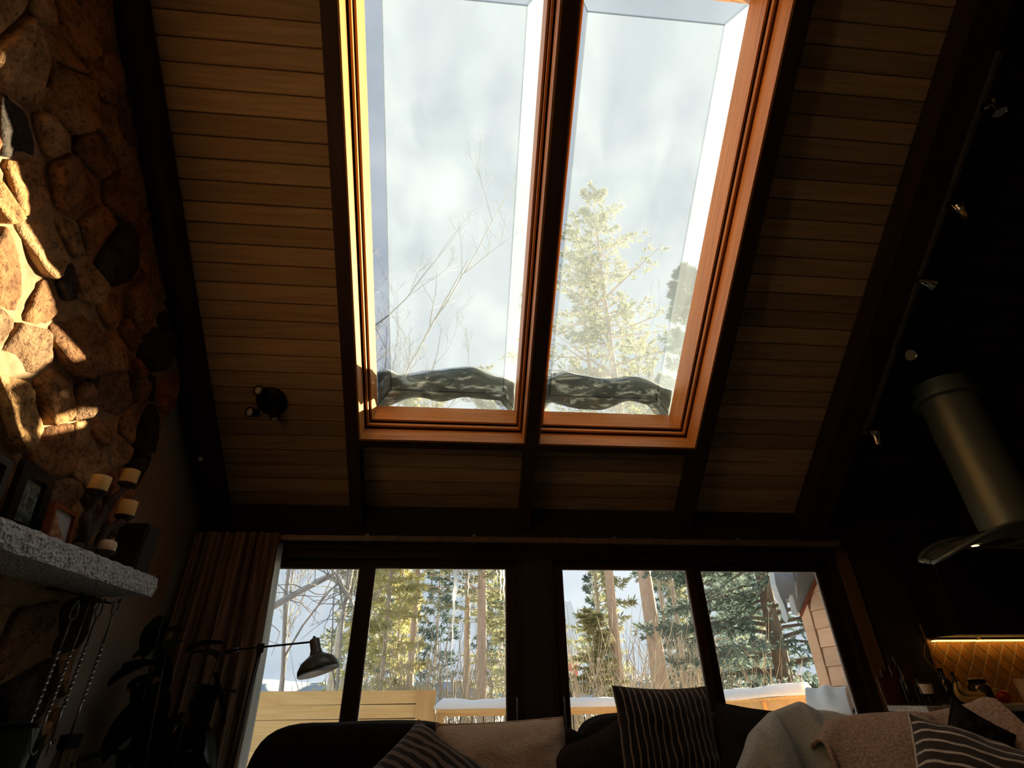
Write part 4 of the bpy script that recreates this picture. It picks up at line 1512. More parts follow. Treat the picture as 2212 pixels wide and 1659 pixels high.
c = at(2045, 1460, 3.62)
for i, (px, h, r, lab) in enumerate(((2043, 0.20, 0.036, 'squat black bottle against the amber tiles'), (2066, 0.175, 0.026, 'slim black bottle right of the squat one against the amber tiles'),
                                     (1958, 0.215, 0.030, 'tall dark bottle left of the white cup'), (1985, 0.165, 0.028, 'short dark bottle behind the white cup'))):
    x = at(px, 1480, 3.56).x
    t = thing('bottle', lab, 'bottle', (x, 3.56, bt), 'dark bottles on the bar')
    part('body', MB().lathe([(r * 0.9, 0), (r, 0.006), (r, h * 0.6), (r * 0.45, h * 0.74), (r * 0.36, h * 0.78), (r * 0.36, h * 0.93)], 22), plain('black_bottle_glass', (0.01, 0.012, 0.01), 0.15, 0, 0.2, 20, 0.0, 0.6), t, local=True, autosmooth=40)
    part('cap', MB().lathe([(r * 0.42, h * 0.93), (r * 0.42, h), (0.002, h)], 18), M['black_metal'], t, local=True, autosmooth=40)

for i, (px, py0, w, lean, lab) in enumerate(((1922, 1446, 0.13, 0.10, 'dark cutting board leaning left of the bottles'), (1968, 1415, 0.15, 0.07, 'reddish cutting board leaning behind the dark bottles'))):
    a = at(px, 1522, 3.66)
    h = max(0.16, at(px, py0, 3.66).z - bt)
    t = thing('cutting_board', lab, 'cutting board', (a.x + 0.04, 3.655 + 0.03 * i, bt))
    t.rotation_euler = (-lean, 0, 0)
    mt = wood('cutting_board_wood_%d' % i, (0.04, 0.015, 0.008), (0.10, 0.035, 0.016), 'Z', 0.4)
    part('board', MB().cbox(-w / 2, w / 2, -0.009, 0.009, 0, h * 0.8, 0.006), mt, t, local=True)
    part('handle', MB().cbox(-0.02, 0.02, -0.009, 0.009, h * 0.79, h, 0.006), mt, t, local=True)

p = at(1906, 1440, D - 0.005)
t = thing('light_switch', 'dark switch plate on the wall by the brown casing', 'switch', (3.13, D, 1.3))
part('plate', MB().cbox(3.09, 3.165, D - 0.008, D - 0.0005, 1.28, 1.40, 0.002), plain('taupe_plate', (0.10, 0.085, 0.065), 0.5), t)
part('rocker', MB().cbox(3.115, 3.14, D - 0.013, D - 0.0085, 1.305, 1.375, 0.002), M['black_metal'], t)
pts = [at(x, y, D - 0.02) for x, y in ((1998, 1392), (1996, 1410), (2003, 1428), (2015, 1440), (2029, 1458))]
solo('power_cord', MB().tube(pts, 0.004, 6), plain('grey_cord', (0.25, 0.22, 0.18), 0.4), 'thin cord hanging from the under cabinet light to the tiles', 'cord', True)

# ================================================================== sofas, cushions and throws
M['sofa'] = plain('charcoal_sofa_cloth', (0.012, 0.010, 0.008), 0.95, var=0.3, scale=120, bmp=0.4, spec=0.1)
M['sofa2'] = plain('black_brown_velour', (0.016, 0.013, 0.011), 0.95, var=0.3, scale=90, bmp=0.4, spec=0.1)


def soft_box(x0, x1, y0, y1, z0, z1, e=3.5, n=12, seed=0, sag=0.01):
    """upholstered block: superellipsoid with a few dents"""
    mb = MB()
    cx, cy, cz = (x0 + x1) / 2, (y0 + y1) / 2, (z0 + z1) / 2
    bm = bmesh.new()
    bmesh.ops.create_cube(bm, size=2)
    bmesh.ops.subdivide_edges(bm, edges=list(bm.edges), cuts=n, use_grid_fill=True)
    for v in bm.verts:
        c = v.co
        m = max(abs(c.x), abs(c.y), abs(c.z))
        l = (abs(c.x) ** e + abs(c.y) ** e + abs(c.z) ** e) ** (1 / e)
        q = c / l
        d = 1 + sag * 2 * noise.noise(Vector((q.x * 2.1 + seed, q.y * 2, q.z * 2)))
        hx, hy, hz = (x1 - x0) / 2, (y1 - y0) / 2, (z1 - z0) / 2
        v.co = Vector((cx + q.x * hx * d, cy + q.y * hy * d, cz + q.z * hz * d))
    mb.from_bm(bm)
    bm.free()
    return mb


sl, sm, sr = at(558, 1640, 3.2).x, at(1000, 1600, 3.2).x, at(1275, 1600, 3.2).x
so = thing('sofa', 'long charcoal sofa under the glass doors', 'sofa', (0.6, 3.1, 0))
part('base', MB().cbox(-0.93, 2.3, 2.35, 3.40, 0.12, 0.30, 0.02), M['sofa'], so)
for i in range(3):
    part('seat_cushion', soft_box(-0.70 + i * 0.96, 0.25 + i * 0.96, 2.32, 3.10, 0.29, 0.52, 6, 8, i), M['sofa'], so, True)
zc1 = at(650, 1567, 3.2).z
part('back_cushion', soft_box(-0.975, 0.05, 3.02, 3.36, 0.42, zc1 + 0.012, 5, 14, 1.0), M['sofa'], so, True)
part('back_cushion', soft_box(0.02, at(1272, 1600, 3.2).x, 3.02, 3.36, 0.42, at(1240, 1568, 3.2).z, 5, 14, 2.0), M['sofa'], so, True)
part('back_cushion', soft_box(at(1243, 1600, 3.2).x, at(1620, 1600, 3.2).x, 3.04, 3.36, 0.42, at(1300, 1541, 3.2).z, 5, 14, 3.0), M['sofa'], so, True)
part('back_cushion', soft_box(at(1610, 1600, 3.2).x, 2.28, 3.02, 3.36, 0.42, 1.06, 5, 14, 4.0), M['sofa'], so, True)
part('arm', soft_box(-0.98, -0.72, 2.32, 3.32, 0.12, 0.66, 5, 8, 5.0), M['sofa'], so, True)
for x in (-0.85, 2.2):
    for y in (2.42, 3.3):
        part('foot', MB().tube([(x, y, 0), (x, y, 0.125)], [0.02, 0.028], 10), M['black_metal'], so)
sc2 = thing('sofa', 'charcoal sofa corner under the throws at the right', 'sofa', (1.9, 2.1, 0))
part('base', MB().cbox(1.15, 2.42, 1.15, 2.53, 0.10, 0.32, 0.02), M['sofa'], sc2)
part('seat_cushion', soft_box(1.12, 2.0, 1.2, 2.28, 0.30, 0.54, 6, 8, 7), M['sofa'], sc2, True)
part('back_cushion', soft_box(1.20, 1.95, 2.37, 2.54, 0.45, 1.05, 5, 12, 8), M['sofa'], sc2, True)
part('arm', soft_box(2.05, 2.44, 1.15, 2.30, 0.12, 0.74, 5, 12, 9), M['sofa'], sc2, True)


def cushion(name, label, c, w, h, th, rot, mat, seed=0, pinch=0.10, wr=0.010, n=30, piping=None):
    """square scatter cushion in its own x-z plane, thickness along y; c = its middle"""
    def side(sg):
        def fn(u, v):
            a, b = 2 * u - 1, 2 * v - 1
            px = a * (1 - pinch * (1 - b * b) * abs(a) ** 2 * 0.9)
            pz = b * (1 - pinch * (1 - a * a) * abs(b) ** 2 * 0.9)
            f = max(0.0, (1 - abs(a) ** 3.2) * (1 - abs(b) ** 3.2)) ** 0.55
            ruck = wr * noise.noise(Vector((a * 2.6 + seed, b * 2.6, sg))) * (0.3 + 0.7 * f)
            ruck += wr * 0.5 * noise.noise(Vector((a * 6 + seed, b * 6, sg * 3)))
            return px * w / 2 + ruck * 0.6, sg * (f * th / 2 + (ruck if f > 0.02 else 0)), pz * h / 2 + ruck * 0.5
        return fn
    mb = MB()
    mb.grid(n, n, side(-1), True)
    mb.grid(n, n, side(1), True, True)
    t = thing(name, label, 'cushion', c)
    t.rotation_mode = 'YXZ'
    t.rotation_euler = rot
    part('cover', mb, mat, t, True, local=True)
    ed = []
    for k in range(4 * n):
        q, r = divmod(k, n)
        u, v = ((r / n, 0), (1, r / n), (1 - r / n, 1), (0, 1 - r / n))[q]
        p1, p2 = Vector(side(-1)(u, v)), Vector(side(1)(u, v))
        ed.append((p1 + p2) / 2)
    ed.append(ed[0])
    part('seam', MB().tube(ed, 0.004, 6, False), piping or mat, t, True, local=True)
    return t


R_ = math.radians
M['cord_dark'] = striped('dark_corduroy_stripe', (0.014, 0.011, 0.008), (0.26, 0.21, 0.16), 15, 0.16, 'U', 0.12)
M['cord_mid'] = striped('brown_corduroy_stripe', (0.020, 0.016, 0.012), (0.13, 0.10, 0.08), 13, 0.35, 'V', 0.25, 0.9)
M['cord_pale'] = striped('pale_corduroy_stripe', (0.045, 0.035, 0.027), (0.55, 0.51, 0.44), 13, 0.17, 'V', 0.14, 0.7)
M['waffle'] = plain('oatmeal_waffle_knit', (0.58, 0.45, 0.33), 0.95, var=0.2, scale=140, bmp=0.9, spec=0.1, bd=0.006)
M['fur_brown'] = plain('dark_brown_fleece', (0.030, 0.022, 0.017), 1.0, var=0.5, scale=120, bmp=0.9, spec=0.05, bd=0.006)
M['black_cloth'] = plain('black_crushed_cloth', (0.014, 0.012, 0.010), 0.9, var=0.4, scale=50, bmp=0.6, spec=0.15)

cushion('scatter_cushion', 'dark ribbed cushion tipped on its corner on the left of the sofa', at(912, 1728, 2.6), 0.52, 0.52, 0.20, (R_(-46), R_(40), R_(4)), M['cord_mid'], 1.0)
cushion('scatter_cushion', 'oatmeal waffle knit cushion in the middle of the sofa', at(1088, 1702, 2.86), 0.60, 0.50, 0.17, (R_(-10), R_(-2), R_(2)), M['waffle'], 2.0, 0.03)
cushion('scatter_cushion', 'dark brown fleece cushion left of the upright striped one', at(1302, 1690, 2.84), 0.44, 0.40, 0.16, (R_(-12), R_(-20), R_(-4)), M['fur_brown'], 3.0, 0.14)
cushion('scatter_cushion', 'upright black cushion with thin pale stripes, before the right doors', at(1447, 1612, 2.70), 0.455, 0.46, 0.16, (R_(-8), R_(1.0), R_(2)), M['cord_dark'], 4.0, 0.07)
cushion('scatter_cushion', 'black crushed cushion behind the grey throw', at(1662, 1648, 2.60), 0.40, 0.40, 0.18, (R_(-12), R_(8), R_(-8)), M['black_cloth'], 5.0, 0.04, 0.014)
cushion('scatter_cushion', 'large cushion with bold pale ribs at the bottom right corner', at(2215, 1782, 1.75), 0.50, 0.44, 0.20, (R_(-30), R_(24), R_(-16)), M['cord_pale'], 6.0, 0.05, 0.012)


# throws
def cloth_mat(name, c, var, scale, bd=0.004):
    m = plain(name, c, 0.98, var=var, scale=scale, bmp=0.8, spec=0.05, bd=bd)
    m.node_tree.nodes['Principled BSDF'].inputs['Sheen Weight'].default_value = 0.4
    return m


M['throw_grey'] = cloth_mat('grey_green_fleece', (0.42, 0.47, 0.44), 0.12, 90)
M['sherpa'] = cloth_mat('brown_sherpa_fleece', (0.40, 0.29, 0.21), 0.3, 110, 0.008)


def throw(name, label, mat, outline, Ys, seed, folds, amp, bulge, thick, lining=None):
    """cloth hung over a soft shape; outline(u) gives the crest pixel, the cloth falls towards the room below it"""
    def fn(u, v):
        px, py, Y = outline(u)
        c = at(px, py, Y)
        back = 0.18
        # v 0..0.25 behind the crest, the rest falls down the front
        if v < 0.25:
            q = (0.25 - v) / 0.25
            p = c + Vector((0, back * math.sin(q * 1.4), -0.16 * (1 - math.cos(q * 1.5))))
        else:
            q = (v - 0.25) / 0.75
            p = c + Vector((0, -bulge * math.sin(min(1, q * 1.5) * math.pi / 2) - 0.06 * q, -0.04 * q - 0.75 * q * q ** 0.35))
        g = math.sin(folds[0] * u + folds[1] * v + 1.6 * noise.noise(Vector((u * 2, v * 2, seed))))
        a = amp * (0.25 + min(1, v * 2.2)) * g
        a += amp * 0.7 * noise.noise(Vector((u * 7 + seed, v * 5, 1)))
        return p + Vector((0.25 * a, -a, 0.35 * a))
    mb = MB().grid(70, 46, fn)
    t = thing(name, label, 'throw', fn(0.5, 1.0))
    o = part('cloth', mb, mat, t, True)
    s = o.modifiers.new('thick', 'SOLIDIFY'); s.thickness = thick; s.offset = 0
    # hem: the stitched border along the two free sides
    mb = MB()
    for u in (0.0, 1.0):
        mb.tube([fn(u, k / 30) for k in range(31)], thick * 0.8, 6)
    mb.tube([fn(k / 50, 1.0) for k in range(51)], thick * 0.8, 6)
    part('hem', mb, lining or mat, t, True)
    return t


def lerp_tab(tab):
    def f(u):
        for i in range(len(tab) - 1):
            if u <= tab[i + 1][0]:
                k = (u - tab[i][0]) / (tab[i + 1][0] - tab[i][0])
                k = k * k * (3 - 2 * k)
                return tuple(tab[i][j] + (tab[i + 1][j] - tab[i][j]) * k for j in range(1, 4))
        return tab[-1][1:]
    return f


throw('throw_blanket', 'grey green fleece throw draped over the sofa corner', M['throw_grey'],
      lerp_tab([(0, 1606, 1668, 2.36), (0.2, 1636, 1576, 2.36), (0.38, 1676, 1536, 2.36), (0.55, 1722, 1521, 2.36), (0.75, 1778, 1532, 2.33), (1, 1830, 1552, 2.30)]), None, 1.0, (17, -6), 0.022, 0.10, 0.006)
throw('throw_blanket', 'brown sherpa blanket draped across the right sofa', M['sherpa'],
      lerp_tab([(0, 1776, 1600, 2.22), (0.14, 1808, 1552, 2.22), (0.35, 1880, 1542, 2.2), (0.6, 1990, 1548, 2.15), (0.8, 2062, 1530, 2.08), (1, 2128, 1516, 2.0)]), None, 3.0, (11, 9), 0.032, 0.16, 0.012)
cushion('scatter_cushion', 'black corner for the dark underside of the sherpa blanket, by the pale ribbed cushion', at(2112, 1600, 1.94), 0.17, 0.17, 0.07, (R_(-14), R_(38), R_(-14)), M['black_cloth'], 8.0, 0.08)  # small cushion shape standing in for the dark underside of the blanket

# ================================================================== outside: deck, fence, side of the house, trees
GZ = -0.7
mb = MB()
mb.grid(60, 60, lambda u, v: (-140 + 280 * u, 4.3 + 260 * v * v, GZ + 0.35 * noise.noise(Vector((u * 30, v * 22, 0))) * min(1, v * 6) - 1.5 * v))
solo('snow_ground', mb, M['snow'], 'snow covered ground beyond the deck', 'snow', True, kind='structure')
mb = MB().box(-4.2, 3.2, 4.16, 6.62, -0.16, -0.06)
solo('deck_floor', mb, wood('grey_deck_boards', (0.12, 0.09, 0.06), (0.22, 0.17, 0.12), 'X'), 'timber deck outside the glass doors', 'deck', kind='structure')
mb = MB().grid(50, 24, lambda u, v: (-4.15 + 7.3 * u, 4.2 + 2.35 * v, 0.06 + 0.12 * noise.noise(Vector((u * 7, v * 3, 2))) + 0.12))
mb.grid(50, 1, lambda u, v: (-4.15 + 7.3 * u, 4.2, -0.058 if v == 0 else 0.18 + 0.12 * noise.noise(Vector((u * 7, 0, 2)))))
solo('deck_snow', mb, M['snow'], 'deep snow lying on the deck floor', 'snow', True)

M['cedar'] = wood('honey_cedar_board', (0.80, 0.46, 0.16), (0.95, 0.64, 0.28), 'X', 0.6, 5, 12, 0.12)
M['cedar_post'] = wood('honey_cedar_post', (0.62, 0.33, 0.11), (0.82, 0.48, 0.19), 'Z', 0.6, 5, 12, 0.12)
FY = 6.5
M['gap_shade'] = plain('shadowy_brown_backing', (0.16, 0.08, 0.03), 0.9)
fx1 = at(938, 1530, FY).x
f = thing('board_fence', 'honey coloured horizontal board fence at the left of the deck', 'fence', (-1.9, FY, 0))
top = at(700, 1494, FY).z
for i in range(8):
    z1 = top - i * 0.1285
    zl = top - (i + 1) * 0.1285 + 0.011
    sag = rnd.uniform(-0.003, 0.003)
    part('board', MB().hexa([(-4.1, FY, zl + sag), (fx1, FY, zl), (fx1, FY + 0.028, zl), (-4.1, FY + 0.028, zl + sag),
                             (-4.1, FY, z1 + sag + 0.02), (fx1, FY, z1), (fx1, FY + 0.028, z1), (-4.1, FY + 0.028, z1 + sag + 0.02)]), M['cedar'], f)
for x in (-4.0, -2.3, -0.9):
    part('post', MB().box(x - 0.045, x + 0.045, FY + 0.0345, FY + 0.12, -0.1, top - 0.01), M['cedar_post'], f)
part('gap_shade_sheet', MB().box(-4.05, fx1 - 0.01, FY + 0.0285, FY + 0.034, -0.1, top - 0.02), M['gap_shade'], f)  # added dark sheet, so the gaps between boards show as shadow lines
# short return panel of the fence
xr0 = at(899, 1520, FY).x
part('end_board', MB().box(xr0, fx1 + 0.012, FY - 0.03, FY - 0.002, -0.1, top - 0.004), M['cedar_post'], f)

rl = thing('deck_railing', 'low timber deck railing under a cap of snow', 'railing', (0.9, FY, 0))
rz = at(1020, 1531, FY).z
rzb = at(1020, 1547, FY).z
rx1 = 3.05
part('top_rail', MB().box(fx1 + 0.02, rx1, FY - 0.06, FY + 0.08, rz - 0.03, rz), M['cedar'], rl)
part('rail_board', MB().box(fx1 + 0.10, rx1, FY - 0.02, FY + 0.02, rzb, rz - 0.031), M['cedar'], rl)
part('lower_rail', MB().box(fx1 + 0.10, rx1, FY - 0.02, FY + 0.02, 0.12, 0.2), M['cedar'], rl)
for x in (fx1 + 0.065, 1.15, 2.2, rx1 - 0.05):
    part('post', MB().box(x - 0.045, x + 0.045, FY - 0.045, FY + 0.045, -0.1, rz - 0.031), M['cedar_post'], rl)
k = fx1 + 0.16
while k < rx1 - 0.1:
    if all(abs(k - x) > 0.07 for x in (1.15, 2.2)):
        part('wire_baluster', MB().tube([(k, FY, 0.2), (k, FY, rzb)], 0.006, 6), M['black_metal'], rl)
    k += 0.12


def snow_cap(name, label, pts, w, h, seed, drop=0.0, lump=0.26):
    """a long cushion of snow along the polyline pts (its foot), rounded on top and uneven"""
    n = 70
    P = []
    for i in range(n + 1):
        u = i / n * (len(pts) - 1)
        a = min(int(u), len(pts) - 2)
        P.append(Vector(pts[a]).lerp(Vector(pts[a + 1]), u - a))
    d = (P[-1] - P[0])
    d.z = 0
    d.normalize()
    sd_ = Vector((0, 0, 1)).cross(d)
    prof = [(-0.5, -drop), (-0.56, 0.25), (-0.5, 0.7), (-0.28, 0.95), (0.0, 1.0), (0.28, 0.95), (0.5, 0.7), (0.56, 0.25), (0.5, -drop)]
    mb = MB()
    for i, p in enumerate(P):
        e = min(1.0, 0.35 + i * 0.35, 0.35 + (n - i) * 0.35)
        sl_ = (p - P[0]).length
        hh = h * e * (1 + lump * noise.noise(Vector((sl_ * (3.3 if lump < 0.3 else 9.0), seed, 0))) + 0.14 * noise.noise(Vector((sl_ * 9, seed, 4))))
        for a, b in prof:
            mb.v.append(p + sd_ * (a * w * (0.9 + 0.12 * noise.noise(Vector((sl_ * 4, seed, a))))) + Vector((0, 0, b * hh if b > 0 else b * h)))
    m = len(prof)
    for i in range(n):
        for k in range(m - 1):
            mb.f.append((i * m + k, i * m + k + 1, (i + 1) * m + k + 1, (i + 1) * m + k))
        mb.f.append((i * m + m - 1, i * m, (i + 1) * m, (i + 1) * m + m - 1))
    mb.f.append(tuple(range(m)))
    mb.f.append(tuple(n * m + k for k in reversed(range(m))))
    return solo(name, mb, M['snow'], label, 'snow', True)


snow_cap('rail_snow', 'smooth snow cap along the low deck railing', [(fx1 + 0.0, FY, rz + 0.001), (rx1, FY, rz + 0.001)], 0.17, 0.088, 1.0, 0.0)
A, B = at(1560, 1515, 6.3), at(1752, 1500, 5.45)
r2 = thing('side_railing', 'snowy timber railing running towards the cedar wall at the right', 'railing', (A + B) / 2)
dv = (B - A)
mb = MB()
nrm = Vector((dv.y, -dv.x, 0)).normalized() * 0.03
for z0, z1 in ((-0.03, -0.001), (-0.16, -0.031)):
    mb.hexa([A - nrm + Vector((0, 0, z0)), B - nrm + Vector((0, 0, z0)), B + nrm + Vector((0, 0, z0)), A + nrm + Vector((0, 0, z0)),
             A - nrm + Vector((0, 0, z1)), B - nrm + Vector((0, 0, z1)), B + nrm + Vector((0, 0, z1)), A + nrm + Vector((0, 0, z1))])
    part('rail', mb, M['cedar'], r2)
    mb = MB()
for u in (0.02, 0.5, 0.98):
    p = A.lerp(B, u)
    part('post', MB().box(p.x - 0.045, p.x + 0.045, p.y - 0.045, p.y + 0.045, -0.1, p.z - 0.032), M['cedar_post'], r2)
snow_cap('rail_snow', 'thick snow cap on the side railing below the spruce', [A, A.lerp(B, 0.5) + Vector((0, 0, 0.01)), B], 0.17, 0.10, 4.0)
A2, B2 = at(1752, 1532, 4.85), at(1900, 1532, 4.55)
A2.z = B2.z = 1.03
snow_cap('snow_bank', 'lumpy snow bank piled against the foot of the cedar wall', [(A2.x, A2.y, 1.0), (3.17, 4.62, 1.0)], 0.26, 0.22, 7.0, 0.0, 0.5)
mb = MB().box(A2.x + 0.02, 3.17, 4.52, 4.95, -0.1, 1.0)
solo('log_box', mb, M['cedar_post'], 'timber bin under the snow bank by the cedar wall', 'bin')

# ------------------------------------------------------------------ projecting side of the house with cedar boards
WX = 3.2
wy1 = atx(1775, 1483, WX).y
wing = thing('house_wing', 'projecting house wall of pale cedar boards right of the doors', 'building', (WX + 1, 4.7, 0))
M['siding'] = wood('pink_cedar_siding', (0.72, 0.45, 0.28), (0.88, 0.60, 0.40), 'Y', 0.65, 4, 10, 0.18)


def soffit(y):
    return 2.51 - (y - D) * TAN * 0.89


part('sheathing', MB().hexa([(WX + 0.03, 4.39, -0.6), (XR, 4.39, -0.6), (XR, wy1 - 0.02, -0.6), (WX + 0.03, wy1 - 0.02, -0.6),
                             (WX + 0.03, 4.39, soffit(4.39)), (XR, 4.39, soffit(4.39)), (XR, wy1 - 0.02, soffit(wy1)), (WX + 0.03, wy1 - 0.02, soffit(wy1))]), M['siding'], wing)
ct0 = wy1 - 0.145
bw = 0.148
z = -0.4
while z < soffit(4.39):
    y1 = ct0 - 0.006
    zt = z + bw - 0.004
    ye = min(y1, D + (2.51 - zt) / (TAN * 0.89))
    ye0 = min(y1, D + (2.51 - z) / (TAN * 0.89))
    if ye0 > 4.41:
        part('siding_board', MB().hexa([(WX - 0.004, 4.385, z), (WX + 0.028, 4.385, z), (WX + 0.028, ye0, z), (WX - 0.004, ye0, z),
                                        (WX + 0.006, 4.385, zt), (WX + 0.028, 4.385, zt), (WX + 0.028, max(ye, 4.39), zt), (WX + 0.006, max(ye, 4.39), zt)]), M['siding'], wing)
    z += bw
part('corner_board', MB().hexa([(WX - 0.012, ct0, -0.5), (WX + 0.03, ct0, -0.5), (WX + 0.03, wy1, -0.5), (WX - 0.012, wy1, -0.5),
                                (WX - 0.012, ct0, soffit(ct0)), (WX + 0.03, ct0, soffit(ct0)), (WX + 0.03, wy1, soffit(wy1)), (WX - 0.012, wy1, soffit(wy1))]), M['siding'], wing)
M['roof_grey'] = plain('blue_grey_roof_metal', (0.20, 0.24, 0.28), 0.5, 0.3, 0.15, 6)
ye = wy1 + 0.03
ox0, ox1 = 2.93, 3.165
ys = 4.42
part('roof_overhang', MB().hexa([(ox0, ys, soffit(ys) + 0.012), (XR + 0.2, ys, soffit(ys) + 0.012), (XR + 0.2, ye, soffit(ye) + 0.012), (ox1, ye, soffit(ye) + 0.012),
                                 (ox0, ys, soffit(ys) + 0.14), (XR + 0.2, ys, soffit(ys) + 0.14), (XR + 0.2, ye, soffit(ye) + 0.14), (ox1, ye, soffit(ye) + 0.14)]), M['roof_grey'], wing)
part('rake_trim', MB().hexa([(WX - 0.02, 4.42, soffit(4.42) - 0.03), (WX + 0.0, 4.42, soffit(4.42) - 0.03), (WX + 0.0, wy1, soffit(wy1) - 0.03), (WX - 0.02, wy1, soffit(wy1) - 0.03),
                             (WX - 0.02, 4.42, soffit(4.42) + 0.01), (WX + 0.0, 4.42, soffit(4.42) + 0.01), (WX + 0.0, wy1, soffit(wy1) + 0.01), (WX - 0.02, wy1, soffit(wy1) + 0.01)]), M['frame_red'], wing)
snow_cap('roof_snow', 'snow lying on the low roof edge over the cedar wall', [(ox0 + 0.1, ys + 0.3, soffit(ys + 0.3) + 0.13), (XR, ys + 0.3, soffit(ys + 0.3) + 0.13)], 0.5, 0.2, 9.0)

# ice hanging from the roof edge
M['ice'] = glass_pane('cloudy_ice', (0.86, 0.90, 0.93), 0.55, (0.80, 0.85, 0.90), 0.9)
IY = 4.78
mb = MB()
iceo = [(1656, 1205), (1664, 1236), (1668, 1262), (1678, 1290), (1686, 1306), (1692, 1322), (1699, 1346), (1697, 1318), (1693, 1296), (1699, 1300), (1702, 1286), (1710, 1288), (1714, 1304), (1720, 1330), (1719, 1300), (1715, 1268), (1712, 1230), (1712, 1205)]
front = [at(a, b, IY) for a, b in iceo]
n = len(front)
cxm = sum((p for p in front), Vector((0, 0, 0))) / n
mb.add([p + Vector((0, -0.035, 0)) + (cxm - p) * 0.12 for p in front] + front + [p + Vector((0, 0.05, 0)) + (cxm - p) * 0.12 for p in front],
       [tuple(range(n))[::-1], tuple(range(2 * n, 3 * n))] + [(i, (i + 1) % n, n + (i + 1) % n, n + i) for i in range(n)] + [(n + i, n + (i + 1) % n, 2 * n + (i + 1) % n, 2 * n + i) for i in range(n)])
ice = solo('ice_sheet', mb, plain('frosted_hanging_ice', (0.62, 0.68, 0.74), 0.3, var=0.1, scale=14), 'broad tongue of ice hanging from the roof corner at the right', 'ice')


def icicle(px, py1, w, label, Y=4.345):
    b = at(px, py1, Y)
    w *= 0.92
    zt_ = 2.215
    L = zt_ - b.z
    n = 16
    pts = [Vector((b.x + 0.004 * math.sin(i * 1.7 + px), Y, zt_ - L * i / n)) for i in range(n + 1)]
    rs = [max(0.0015, w * (1 - (i / n) ** 1.3) * (1 + 0.18 * math.sin(i * 2.3 + px))) for i in range(n + 1)]
    return solo('icicle', MB().tube(pts, rs, 9), M['ice'], label, 'icicle', True, 'icicles along the eaves')


for px, py, w, lab in ((974, 1462, 0.017, 'longest icicle in front of the grey trunk, left doors'), (985, 1300, 0.011, 'short icicle right of the longest one'),
                       (997, 1270, 0.010, 'very short icicle between the longest one and the reddish trunk'), (1011, 1292, 0.015, 'icicle in front of the reddish trunk, left doors'),
                       (1023, 1262, 0.009, 'tiny icicle right of the reddish trunk'), (1082, 1300, 0.012, 'icicle near the right edge of the left doors'),
                       (1089, 1340, 0.010, 'thin icicle at the right edge of the left doors'), (1074, 1258, 0.009, 'tiny icicle left of the right edge pair')):
    icicle(px, py, w, lab)

# ------------------------------------------------------------------ trees
M['bark'] = wood('grey_pine_bark', (0.36, 0.32, 0.29), (0.64, 0.57, 0.51), 'Z', 0.95, 9, 5, 0.15, 1.0)
M['bark_red'] = wood('reddish_pine_bark', (0.42, 0.32, 0.265), (0.74, 0.60, 0.50), 'Z', 0.95, 9, 5, 0.1, 1.0)
M['bark_brown'] = wood('dark_spruce_bark', (0.09, 0.08, 0.07), (0.19, 0.165, 0.14), 'Z', 0.95, 9, 5, 0.15, 1.0)
M['bark_pale'] = wood('pale_aspen_bark', (0.30, 0.29, 0.27), (0.50, 0.49, 0.46), 'Z', 0.9, 8, 4, 0.1, 0.5)
M['twig'] = plain('straw_twig', (0.48, 0.43, 0.34), 0.9, var=0.3, scale=3)
M['twig_grey'] = plain('grey_twig', (0.24, 0.23, 0.22), 0.9, var=0.25, scale=3)
M['pine_needles'] = foliage('olive_pine_needles', (0.24, 0.275, 0.17), (0.45, 0.46, 0.30), 1.2)
M['spruce_needles'] = foliage('blue_green_spruce_needles', (0.075, 0.125, 0.12), (0.19, 0.255, 0.24), 1.2)
M['yellow_needles'] = foliage('yellow_green_needles', (0.36, 0.37, 0.17), (0.58, 0.55, 0.30), 1.0)


def tuft(mb, p, d, L, w, k, r):
    for _ in range(k):
        q = (d + Vector((r.gauss(0, .55), r.gauss(0, .55), r.gauss(0, .55)))).normalized()
        s = q.cross(Vector((r.random() - .5, r.random() - .5, r.random() - .5)))
        s = s.normalized() * w if s.length > 1e-6 else Vector((w, 0, 0))
        b = len(mb.v)
        l = L * r.uniform(0.6, 1.15)
        mb.v += [p - s * 0.5, p + q * l * 0.5 + s, p + q * l, p + q * l * 0.5 - s]
        mb.f.append((b, b + 1, b + 2, b + 3))


